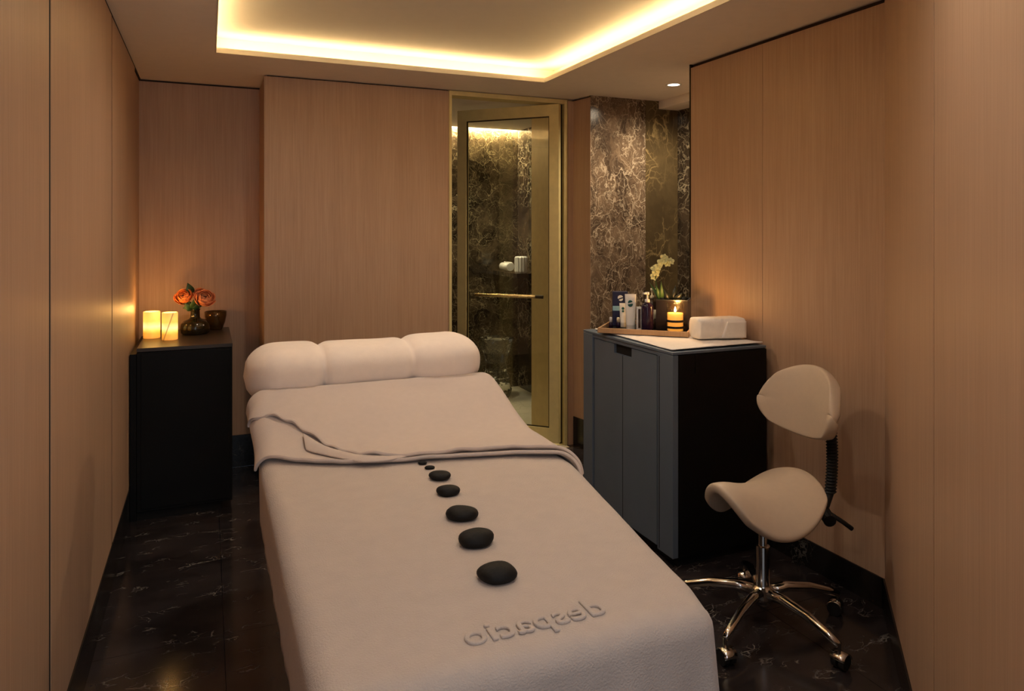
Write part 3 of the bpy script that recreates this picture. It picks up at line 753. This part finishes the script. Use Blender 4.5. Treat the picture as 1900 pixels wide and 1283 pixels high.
def off(r_, z, f_=0.0): p = B + camR * r_ + Vector((-camR.y, camR.x, 0)) * f_; return (p.x, p.y, z)
rose('orange rose leaning to the left above the candles', off(-.060, 1.118, -0.02), .047, 'petal',
     [(off(-.015, 1.07), off(-.082, 1.083, -.02), .018, 'leafdk'), (off(-.01, 1.06), off(-.060, 1.050, -.03), .022, 'leaf'), (off(-.032, 1.12, .02), off(-.046, 1.198, .0), .028, 'leafdk')], R(-18))
rose('peach orange rose in the middle of the vase', off(.008, 1.130, 0.04), .036, 'petal2',
     [(off(0, 1.045, -.03), off(.012, 1.105, -.045), .026, 'leaf'), (off(-.01, 1.035, -.03), off(-.035, 1.075, -.05), .022, 'leaf'), (off(.01, 1.04, -.03), off(.035, 1.08, -.05), .022, 'leafdk')])
rose('orange rose leaning to the right above the glass bowl', off(.066, 1.108, -0.02), .053, 'petal2',
     [(off(.01, 1.06), off(.062, 1.075, -.02), .018, 'leafdk'), (off(.02, 1.08), off(.042, 1.12, -.04), .02, 'leaf')], R(18))

# ================================================================== RIGHT CABINET
RX0, RX1, RY0, RY1, RZ = 1.89, 2.42, 2.62, 3.435, 0.964
rc = thing('cabinet', 'tall charcoal two door cabinet against the right wall', 'cabinet', (RX0, RY0, 0))
W_, D_ = RX1 - RX0, RY1 - RY0
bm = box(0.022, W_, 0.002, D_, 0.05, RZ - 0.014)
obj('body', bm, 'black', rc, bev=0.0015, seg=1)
obj('plinth', box(0.05, W_, 0.03, D_ - 0.03, 0, 0.05), 'gap', rc)
obj('top', box(0.0, W_, 0.0, D_, RZ - 0.012, RZ), 'slate', rc, bev=0.0015, seg=1)
obj('corner_post', box(0.0, 0.03, 0.0, 0.118, 0.05, RZ - 0.014), 'slate', rc, bev=0.0015, seg=1)
obj('corner_post', box(0.0, 0.03, D_ - 0.098, D_, 0.05, RZ - 0.014), 'slate', rc, bev=0.0015, seg=1)
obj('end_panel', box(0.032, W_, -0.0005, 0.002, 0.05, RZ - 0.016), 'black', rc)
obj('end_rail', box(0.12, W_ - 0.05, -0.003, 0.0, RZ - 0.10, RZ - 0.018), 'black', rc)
obj('door_rail', box(0.006, 0.03, 0.118, D_ - 0.098, RZ - 0.030, RZ - 0.014), 'slate', rc)
d0, d1, dm = 0.128, D_ - 0.106, 0.425
def door_bm(a, b_, cut):     # a door with a finger notch cut into its upper inner corner
    z0, z1, cz, cw = 0.06, RZ - 0.034, 0.045, 0.078
    if cut == 'hi': poly = [(a, z0), (b_, z0), (b_, z1 - cz), (b_ - cw, z1 - cz), (b_ - cw, z1), (a, z1)]
    else: poly = [(a, z0), (b_, z0), (b_, z1), (a + cw, z1), (a + cw, z1 - cz), (a, z1 - cz)]
    bm = bmesh.new(); f = [bm.verts.new((0.007, y_, z)) for y_, z in poly]; g = [bm.verts.new((0.021, y_, z)) for y_, z in poly]
    bm.faces.new(f); bm.faces.new(g[::-1]); n = len(poly)
    for i in range(n): bm.faces.new((f[i], g[i], g[(i + 1) % n], f[(i + 1) % n]))
    return bm
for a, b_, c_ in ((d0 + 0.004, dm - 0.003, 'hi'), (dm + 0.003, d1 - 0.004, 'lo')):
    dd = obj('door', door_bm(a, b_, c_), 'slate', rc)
obj('groove', box(-0.0006, 0.006, 0.100, 0.105, 0.06, RZ - 0.03), 'gap', rc)
obj('groove', box(0.0075, 0.021, dm - 0.0028, dm + 0.0028, 0.06, RZ - 0.085), 'gap', rc)
obj('handle_recess', box(0.0205, 0.0215, dm - 0.08, dm + 0.08, RZ - 0.085, RZ - 0.03), 'gap', rc)

# white cloth on the cabinet top, partly under the tray
def cloth_fn(u, v):
    p00, p10, p01, p11 = Vector((1.905, 2.645)), Vector((2.425, 2.640)), Vector((1.935, 3.40)), Vector((2.425, 3.40))
    p = (p00 * (1 - u) + p10 * u) * (1 - v) + (p01 * (1 - u) + p11 * u) * v
    z = RZ + 0.0090 + 0.0016 * noise.noise(Vector((p.x * 14, p.y * 14, 1)))
    if v < 0.10: z += 0.004 * (1 - v / 0.1) * (0.5 + u)
    return (p.x, p.y, z)
cl = obj('table_cloth', grid(cloth_fn, 30, 36), 'white', smooth=True)
mod(cl, 'SOLIDIFY', thickness=0.006, offset=-1); mod(cl, 'SUBSURF', levels=1, render_levels=1)
tag(cl, 'white cotton cloth spread over the charcoal cabinet top', 'cloth')

# wooden tray set diagonally
TZ = RZ + 0.0128
TA = Vector((1.850, 3.214)); TB = Vector((2.185, 2.90))
tl = (TB - TA).length; tang = math.atan2(TB.y - TA.y, TB.x - TA.x)
tray = thing('serving_tray', 'long wooden tray with dark inside holding the bottles', 'tray', (TA.x, TA.y, TZ), tang)
TD = 0.375
obj('tray_base', box(0.006, tl - 0.006, 0.006, TD - 0.006, 0, 0.006), 'black', tray)
for (a, b_, c, d) in ((0, tl, 0, 0.010), (0, tl, TD - 0.010, TD), (0, 0.010, 0.010, TD - 0.010), (tl - 0.010, tl, 0.010, TD - 0.010)):
    obj('tray_rim', box(a, b_, c, d, 0, 0.026), 'wood_tray', tray, bev=0.0015, seg=1)
TB_Z = TZ + 0.0065
FACE = R(-27)      # things on the tray turned to the room
def at(x, y_): return (x, y_, TB_Z)
# navy carton
bx_ = thing('product_box', 'tall navy blue carton with a pale blue band and white emblem', 'box', at(2.093, 3.388), FACE)
obj('carton', box(-.041, .041, -.022, .022, 0, .186), 'navy', bx_, bev=.001, seg=1)
obj('printed_band', box(-.0412, .0412, -.0226, -.0219, .082, .108), 'skyblue', bx_)
def half_disc(r, a0, a1, n=12, cx=0, cz=0, y0=-.0228, y1=-.0219):
    bm = bmesh.new(); pts = [(cx + r * math.cos(a0 + (a1 - a0) * k / n), cz + r * math.sin(a0 + (a1 - a0) * k / n)) for k in range(n + 1)]
    f = [bm.verts.new((x, y0, z)) for x, z in pts]; g = [bm.verts.new((x, y1, z)) for x, z in pts]
    bm.faces.new(f); bm.faces.new(g[::-1]); m_ = len(pts)
    for i in range(m_): bm.faces.new((f[i], g[i], g[(i + 1) % m_], f[(i + 1) % m_]))
    return bm
obj('emblem', half_disc(.015, R(20), R(200), cx=.001, cz=.1525), 'wht', bx_); obj('emblem', half_disc(.012, R(205), R(375), cx=.003, cz=.147), 'wht', bx_)
# tubes standing on their caps
def tube_pack(lab, x, y_, w_, h_, m, dots, rz=FACE):
    t = thing('cream_tube', lab, 'tube', at(x, y_), rz, 'white cream tubes on the tray')
    def fn(u, v):
        a = 2 * PI * u; k = v; rx = (w_ / 2) * (0.78 + 0.22 * k); ry = (w_ / 2) * 0.62 * (1 - k) ** 0.7 + 0.0012
        return (rx * math.cos(a), ry * math.sin(a), .024 + (h_ - .024) * v)
    bm = grid(fn, 24, 14); bmesh.ops.remove_doubles(bm, verts=list(bm.verts), dist=1e-5)
    obj('tube_body', bm, m, t, smooth=True)
    obj('cap', lathe([(0, 0), (w_ * .36, 0), (w_ * .37, .002), (w_ * .37, .024), (0, .024)], 20), 'silver', t)
    for (cz, r_, a0, a1) in dots:
        yy = -((w_ / 2) * 0.62 * (1 - (cz - .024) / (h_ - .024)) ** 0.7 + 0.0035)
        obj('print', half_disc(r_, a0, a1, cx=-.002, cz=cz, y0=yy - .0006, y1=yy + .004), 'green', t)
    return t
tube_pack('small white cream tube in front of the navy carton', 2.075, 3.325, .042, .128, 'wht', [(.100, .0075, 0, 6.2), (.085, .006, 0, 6.2)])
tube_pack('tall white cream tube with two dark green half discs', 2.058, 3.226, .060, .186, 'wht', [(.142, .012, R(15), R(200)), (.132, .013, R(180), R(380))])
# little vials
def vial(lab, x, y_, h_, r_, mb, mc, name='vial', grp='small dark vials on the tray'):
    t = thing(name, lab, 'bottle', at(x, y_), group=grp)
    hb_ = h_ * 0.55
    obj('bottle_body', lathe([(0, 0), (r_, 0), (r_, hb_ * .85), (r_ * .6, hb_), (r_ * .55, hb_ + .003), (0, hb_ + .003)], 20), mb, t, smooth=True)
    obj('cap', lathe([(0, hb_), (r_ * .68, hb_), (r_ * .68, h_ - .002), (r_ * .55, h_), (0, h_)], 20), mc, t, smooth=True)
    return t
vial('small dark vial with a white cap at the left end of the tray', 1.985, 3.305, .058, .011, 'purple', 'wht')
vial('small dark vial with a white cap below the navy carton', 2.028, 3.300, .055, .012, 'purple', 'ivory')
vial('small brown bottle with an ivory cap beside the black planter', 2.190, 3.185, .100, .0135, 'brownb', 'ivory', 'dropper_bottle', 'brown bottles on the tray')
# slim carton
sl = thing('slim_carton', 'slim pale carton standing beside the aubergine pump bottle', 'box', at(2.078, 3.178), FACE)
obj('carton', box(-.012, .012, -.010, .010, 0, .122), 'silver', sl, bev=.0008, seg=1)
obj('printed_strip', box(-.004, .009, -.0106, -.0098, .012, .112), 'brownb', sl)
# pump bottles
def pump(lab, x, y_, r_, h_, mb, mp, rz, label_m):
    t = thing('pump_bottle', lab, 'bottle', at(x, y_), rz, 'pump bottles on the tray')
    hb_ = h_ * 0.74
    b_ = obj('bottle_body', lathe([(0, 0), (r_ * .96, 0), (r_, .004), (r_, hb_ * .78), (r_ * .92, hb_ * .88), (r_ * .6, hb_ * .96), (r_ * .36, hb_), (0, hb_)], 28), mb, t, smooth=True)
    def lab_fn(u, v):
        a = R(-90) + (u - .5) * 1.2; return ((r_ + .0006) * math.cos(a), (r_ + .0006) * math.sin(a), hb_ * (.12 + .5 * v))
    obj('paper_label', grid(lab_fn, 8, 2), label_m, b_)
    p_ = obj('pump_head', lathe([(0, hb_), (r_ * .42, hb_), (r_ * .42, hb_ + .014), (r_ * .16, hb_ + .016), (r_ * .16, h_ - .014), (r_ * .34, h_ - .012), (r_ * .34, h_), (0, h_)], 18), mp, t, smooth=True)
    obj('nozzle', box(0, .032, -.005, .005, h_ - .010, h_ - .001), mp, p_, bev=.0015, seg=1)
pump('aubergine pump bottle with a white pump in the middle of the tray', 2.112, 3.150, .031, .200, 'purple', 'wht', R(200), 'brownb')
pump('brown pump bottle with an ivory pump behind the aubergine one', 2.222, 3.268, .026, .208, 'brownb', 'ivory', R(-20), 'ivory')
# lit jar candle
jc = thing('jar_candle', 'lit honey coloured candle in a glass jar with black bands', 'candle', at(2.214, 3.048), FACE)
r_ = .044
obj('glass_jar', lathe([(0, 0), (r_, 0), (r_, .150), (r_ - .003, .150), (r_ - .003, .006), (0, .006)], 36), 'jarglass', jc, smooth=True)
wx = obj('wax', lathe([(0, .008), (r_ - .004, .008), (r_ - .004, .098), (r_ * .6, .095), (0, .094)], 32), 'wax', jc, smooth=True)
for z0, z1 in ((.020, .032), (.052, .064)):
    obj('black_band', lathe([(r_ + .0004, z0), (r_ + .0012, z0 + .001), (r_ + .0012, z1 - .001), (r_ + .0004, z1)], 36), 'blackprint', jc, smooth=True)
obj('wick', tube([(0, 0, .094), (.001, 0, .106)], .0012, 6), 'rubber', jc)
obj('flame', lathe([(0, .101), (.0045, .106), (.0055, .112), (.0035, .121), (0, .131)], 16), 'flame', jc, smooth=True)
point('flame_glow', (2.214, 3.048, TB_Z + .150), 1.6, (1.0, 0.50, 0.14), 0.012)
# black planter with orchid
pl = thing('potted_orchid', 'pale yellow orchid with dark pebbles in a glossy black planter', 'plant', at(2.290, 3.166), tang)
h_ = .082; ph = .155
bm = bmesh.new()
for (a, b_, c, d) in ((-h_, h_, -h_, -h_ + .006), (-h_, h_, h_ - .006, h_), (-h_, -h_ + .006, -h_ + .006, h_ - .006), (h_ - .006, h_, -h_ + .006, h_ - .006)):
    box(a, b_, c, d, 0, ph, bm)
box(-h_ + .006, h_ - .006, -h_ + .006, h_ - .006, 0, .01, bm)
obj('planter', bm, 'planter', pl)
bm = bmesh.new()
for (a, b_, c, d) in ((-h_, h_, -h_, -h_ + .006), (-h_, h_, h_ - .006, h_), (-h_, -h_ + .006, -h_ + .006, h_ - .006), (h_ - .006, h_, -h_ + .006, h_ - .006)):
    box(a, b_, c, d, ph, ph + .004, bm)
obj('planter_rim', bm, 'steel', pl)
obj('soil', box(-h_ + .006, h_ - .006, -h_ + .006, h_ - .006, .01, ph - .025), 'basalt', pl)
rr_ = random.Random(3)
for k in range(16):
    x, y_ = rr_.uniform(-.07, .07), rr_.uniform(-.07, .07); q = rr_.uniform(.012, .022)
    obj('pebble', ell(x, y_, ph - .022 + q * .5, q, q * .85, q * .7, u=10, v=6), 'basalt', pl, smooth=True)
for (b_, t_, w_) in (((-.01, -.02, ph - .02), (-.05, -.03, ph + .055), .02), ((.0, -.02, ph - .02), (.05, -.03, ph + .04), .02), ((.0, -.01, ph - .02), (.01, .0, ph + .075), .018), ((.02, -.02, ph - .02), (.075, -.01, ph + .02), .018), ((-.02, -.02, ph - .02), (-.08, -.03, ph + .025), .018)):
    l = obj('leaf', leaf_bm(b_, t_, w_), 'leafblk', pl, smooth=True); mod(l, 'SOLIDIFY', thickness=.001)
sp_ = [(-.060, -.02, ph - .03), (-.078, -.022, ph + .04), (-.094, -.015, ph + .10), (-.095, .0, ph + .15), (-.075, -.005, ph + .19), (-.045, -.01, ph + .212), (-.01, -.012, ph + .205)]
obj('flower_stem', tube(sp_, .0024, 7), 'stem', pl, smooth=True)
for (b_, t_, w_) in (((-.06, -.02, ph - .02), (-.125, -.03, ph + .09), .010), ((-.06, -.02, ph - .02), (-.06, -.05, ph + .10), .012), ((-.06, -.02, ph - .02), (-.09, -.05, ph + .08), .014)):
    l = obj('leaf', leaf_bm(b_, t_, w_), 'leaf', pl, smooth=True); mod(l, 'SOLIDIFY', thickness=.001)
def blossom():
    bm = bmesh.new()
    for k in range(5):
        a = 2 * PI * k / 5 + PI / 2
        L_ = .021 if k % 2 == 0 else .023; wd_ = .0085 if k in (0, 2, 3) else .012
        def fn(u, v):
            w_ = (u - .5) * 2 * wd_ * math.sin(PI * (.1 + .82 * v)); p = Vector((v * L_, w_, -.004 + .006 * v + .004 * (u - .5) ** 2)); p.rotate(Matrix.Rotation(a, 3, 'Z')); return p
        grid(fn, 3, 5, bm)
    ell(0, -.003, .003, .004, .006, .004, bm, 8, 6)
    return bm
for i, (x, y_, z) in enumerate(((-.103, -.010, ph + .118), (-.092, -.014, ph + .140), (-.100, -.008, ph + .162), (-.080, -.014, ph + .172), (-.066, -.016, ph + .196), (-.045, -.018, ph + .206), (-.030, -.018, ph + .192), (-.048, -.014, ph + .222), (-.014, -.016, ph + .204))):
    b_ = obj('blossom', blossom(), 'orchid', pl, smooth=True); b_.location = (x, y_, z); b_.rotation_euler = (R(70 + 12 * math.sin(i * 2.1)), R(14 * math.cos(i * 1.7)), R(20 * math.sin(i)))
    mod(b_, 'SOLIDIFY', thickness=.0008)

# folded white hand towel
def towel_roll():
    w_, dp, hh = .250, .13, .103
    bm = bmesh.new(); n, mM = 40, 36; rows = []
    for i in range(n + 1):
        a = i / n; x = -w_ / 2 + w_ * a
        e = min(a, 1 - a) / .06; end = 1.0 if e >= 1 else 0.80 + 0.20 * math.sqrt(max(0, 1 - (1 - e) ** 2))
        crease = 1 - 0.03 * math.exp(-((a - .53) / .015) ** 2)
        row = []
        for k in range(mM):
            t = 2 * PI * k / mM; cy, sz = math.cos(t), math.sin(t); p = 0.5
            yy = dp / 2 * math.copysign(abs(cy) ** p, cy) * end * crease; zz = hh / 2 + hh / 2 * math.copysign(abs(sz) ** p, sz) * end * crease
            zz += .0025 * noise.noise(Vector((x * 20, t * 2, 3)))
            row.append(bm.verts.new((x, yy, max(0, zz))))
        rows.append(row)
    for a, b_ in zip(rows, rows[1:]):
        for k in range(mM): bm.faces.new((a[k], a[(k + 1) % mM], b_[(k + 1) % mM], b_[k]))
    bm.faces.new(rows[0]); bm.faces.new(rows[-1])
    return bm
ht = obj('hand_towel', towel_roll(), 'white', loc=(2.306, 2.830, RZ + 0.0125), rotz=R(-14), smooth=True)
mod(ht, 'BEVEL', width=.006, segments=2, limit_method='ANGLE', angle_limit=R(50))
tag(ht, 'thick folded white hand towel on the cabinet beside the tray', 'towel')
hf = obj('fold_flap', grid(lambda u, v: (.02 + .098 * u - .03 * v * (1 - u), -.0665 - .0015 * math.sin(PI * v), .008 + .080 * (1 - v)), 10, 10), 'white', ht, smooth=True)
mod(hf, 'SOLIDIFY', thickness=.004)

# ================================================================== SADDLE STOOL
SX, SY = 1.95, 2.13
st = thing('saddle_stool', 'cream leather saddle stool with backrest on a chrome star base', 'stool', (SX, SY, 0), R(0))
def seat_fn(u, v):
    a, b_ = 2 * u - 1, 2 * v - 1           # a: front(-1) to rear(+1), b: across
    p = 0.5
    x_ = a * math.sqrt(max(0, 1 - 0.42 * b_ * b_)); w_ = b_ * math.sqrt(max(0, 1 - 0.46 * a * a))
    t = (x_ + 1) / 2
    hw = 0.175 + 0.045 * sm(t, 0.1, 0.75); k = 0.175 - 0.085 * sm(t, 0.1, 0.9)
    zc = 0.590 - 0.035 * math.sin(PI * min(1, t * 1.1)) - 0.02 * t
    if t < .2: zc -= 0.02 * ((.2 - t) / .2) ** 2
    yy = hw * math.copysign(abs(w_) ** 0.92, w_) * (1.0 if abs(w_) < .75 else 1 - 0.12 * (abs(w_) - .75))
    zz = zc - k * abs(w_) ** 1.75
    return (-0.02 + x_ * 0.215, yy - 0.015, zz)
seat = obj('seat', grid(seat_fn, 22, 22), 'leather', st, smooth=True)
mod(seat, 'SOLIDIFY', thickness=0.038, offset=-1); mod(seat, 'SUBSURF', levels=2, render_levels=2)
def back_fn(u, v):
    a, b_ = 2 * u - 1, 2 * v - 1           # a: across (y), b: up
    y_ = a * math.sqrt(max(0, 1 - 0.47 * b_ * b_)); z_ = b_ * math.sqrt(max(0, 1 - 0.44 * a * a))
    zz = 0.79 + (0.165 * z_ if z_ > 0 else 0.115 * z_) - 0.015 * (y_ * y_) * (1 if z_ > 0 else -0.3)
    return (0.275 - 0.075 * y_ * y_ + 0.03 * z_ * z_ * (1 if z_ > 0 else 0.2) + 0.02 * z_, 0.06 + 0.205 * y_ - 0.01, zz)
bk = obj('backrest', grid(back_fn, 20, 16), 'leather', st, smooth=True)
mod(bk, 'SOLIDIFY', thickness=0.045, offset=0); mod(bk, 'SUBSURF', levels=2, render_levels=2)
# ribbed bellows over the back strut
bm = bmesh.new(); rows = []; n = 22
for i in range(n * 2 + 1):
    t = i / (n * 2); z = 0.46 + 0.27 * t; r_ = 0.026 if i % 2 else 0.019
    rows.append([bm.verts.new((0.325 + 0.01 * math.sin(t * 3) + r_ * math.cos(2 * PI * k / 14), -0.02 + r_ * 0.8 * math.sin(2 * PI * k / 14), z)) for k in range(14)])
for a, b_ in zip(rows, rows[1:]):
    for k in range(14): bm.faces.new((a[k], a[(k + 1) % 14], b_[(k + 1) % 14], b_[k]))
bm.faces.new(rows[0]); bm.faces.new(rows[-1])
obj('bellows', bm, 'rubber', st)
obj('back_strut', tube([(0.02, -0.01, 0.405), (0.20, -0.015, 0.395), (0.30, -0.02, 0.42), (0.325, -0.02, 0.47)], [.018, .018, .018, .016], 10), 'rubber', st, smooth=True)
obj('back_bracket', tube([(0.325, -0.02, 0.72), (0.315, 0.02, 0.78), (0.29, 0.04, 0.80)], .014, 10), 'rubber', st, smooth=True)
kn = obj('clamp_knob', tube([(0.27, -0.07, 0.375), (0.30, -0.01, 0.39)], .024, 14), 'rubber', st)
obj('height_lever', tube([(0.26, -0.02, 0.42), (0.34, -0.07, 0.36), (0.37, -0.085, 0.335)], [.008, .009, .009], 8), 'rubber', st, smooth=True)
obj('seat_plate', lathe([(0, .395), (.075, .395), (.09, .43), (.09, .50), (0, .50)], 24), 'rubber', st)
obj('gas_column', lathe([(0, .12), (.026, .12), (.026, .30), (.017, .302), (.017, .40), (0, .40)], 24), 'chrome', st, smooth=False)
hub = obj('base_hub', lathe([(0, .095), (.034, .095), (.040, .105), (.040, .140), (.030, .150), (0, .150)], 28), 'chrome', st, smooth=False)
for k in range(5):
    a = R(205 + 72 * k); ca, sa = math.cos(a), math.sin(a)
    pts = [(0.025, .126), (0.10, .134), (0.20, .122), (0.28, .098), (0.325, .082)]
    lg = obj('base_leg', tube([(r * ca, r * sa, z) for r, z in pts], [.020, .0185, .0165, .0145, .012], 12), 'chrome', st, smooth=True)
    cxk, cyk = .325 * ca, .325 * sa
    an = a + R(60 + 37 * k); dx, dy = math.cos(an), math.sin(an)
    cs_ = obj('caster', tube([(cxk, cyk, .090), (cxk, cyk, .052)], .006, 8), 'chrome', st)
    for s_ in (-1, 1):
        wx_, wy_ = cxk + .010 * dx - s_ * .014 * dy, cyk + .010 * dy + s_ * .014 * dx
        obj('wheel', tube([(wx_ + dy * .009, wy_ - dx * .009, .0265), (wx_ - dy * .009, wy_ + dx * .009, .0265)], .026, 18), 'rubber', cs_)
    bm = bmesh.new(); 
    def hood(u, v):
        th = R(10) + R(150) * u; s_ = (v - .5) * .052; rr2 = .030
        return (cxk + .010 * dx + dx * rr2 * math.cos(th) - dy * s_, cyk + .010 * dy + dy * rr2 * math.cos(th) + dx * s_, .0265 + rr2 * math.sin(th))
    hd = obj('hood', grid(hood, 10, 2), 'chrome', cs_, smooth=True); mod(hd, 'SOLIDIFY', thickness=.002)

# ================================================================== IN THE SHOWER ROOM
# faceted crystal stool
def crystal():
    prof = [(.165, .53), (.150, .49), (.118, .40), (.100, .31), (.098, .24), (.112, .175), (.120, .12), (.135, .065), (.125, .0)]
    n = 16; bm = bmesh.new(); rows = []
    for i, (r, z) in enumerate(prof):
        rows.append([bm.verts.new(((r + (.012 if i % 2 and z < .2 else 0)) * math.cos(2 * PI * (k + .5 * (i % 2)) / n), (r + (.012 if i % 2 and z < .2 else 0)) * math.sin(2 * PI * (k + .5 * (i % 2)) / n), z)) for k in range(n)])
    for i, (a, b_) in enumerate(zip(rows, rows[1:])):
        for k in range(n):
            k2 = (k + 1) % n
            if i % 2 == 0: bm.faces.new((a[k], a[k2], b_[k])); bm.faces.new((a[k2], b_[k2], b_[k]))
            else: bm.faces.new((a[k], b_[k2], b_[k])); bm.faces.new((a[k], a[k2], b_[k2]))
    bm.faces.new(rows[0]); bm.faces.new(rows[-1][::-1])
    return bm
cr = obj('crystal_stool', crystal(), 'crystal', loc=(2.41, 6.02, 0.003))
tag(cr, 'faceted clear hourglass stool on the shower room floor', 'stool')
sh_ = thing('wall_shelf', 'dark stone shelf on the shower room side wall', 'shelf', (2.76, 6.05, 1.09))
obj('shelf_board', box(-.26, 0, -.30, .27, 0, .04), 'emp3', sh_, bev=.002, seg=1)
obj('shelf_edge', box(-.262, -.001, -.304, -.300, .0, .04), 'black', sh_)
def rib_jar():
    n = 48; bm = bmesh.new(); rows = []
    for r, z in ((0, 0), (.05, 0), (.055, .01), (.055, .135), (.045, .145), (0, .146)):
        if r == 0: rows.append([bm.verts.new((0, 0, z))])
        else: rows.append([bm.verts.new(((r + (.0035 if k % 4 < 2 else -.0035)) * math.cos(2 * PI * k / n), (r + (.0035 if k % 4 < 2 else -.0035)) * math.sin(2 * PI * k / n), z)) for k in range(n)])
    for a, b_ in zip(rows, rows[1:]):
        for k in range(n):
            k2 = (k + 1) % n
            if len(a) == 1: bm.faces.new((a[0], b_[k], b_[k2]))
            elif len(b_) == 1: bm.faces.new((a[k], a[k2], b_[0]))
            else: bm.faces.new((a[k], a[k2], b_[k2], b_[k]))
    return bm
rj = obj('ribbed_jar', rib_jar(), 'porcelain', loc=(2.605, 5.90, 1.1305)); tag(rj, 'white ribbed jar on the shower room shelf', 'jar')
def towel_rolled():
    bm = bmesh.new(); rows = []; n = 70
    for i in range(n + 1):
        t = i / n; a = t * 2 * PI * 3.2; r = .008 + .036 * t
        rows.append((r * math.cos(a), r * math.sin(a)))
    for (a, b_) in zip(rows, rows[1:]):
        bm.faces.new([bm.verts.new(p) for p in ((a[0], -.09, a[1]), (b_[0], -.09, b_[1]), (b_[0], .09, b_[1]), (a[0], .09, a[1]))])
    bmesh.ops.remove_doubles(bm, verts=list(bm.verts), dist=1e-5); return bm
tr_ = obj('rolled_towel', towel_rolled(), 'porcelain', loc=(2.545, 6.10, 1.177), smooth=True); mod(tr_, 'SOLIDIFY', thickness=.009, offset=-1)
tag(tr_, 'small white rolled towel beside the ribbed jar', 'towel')
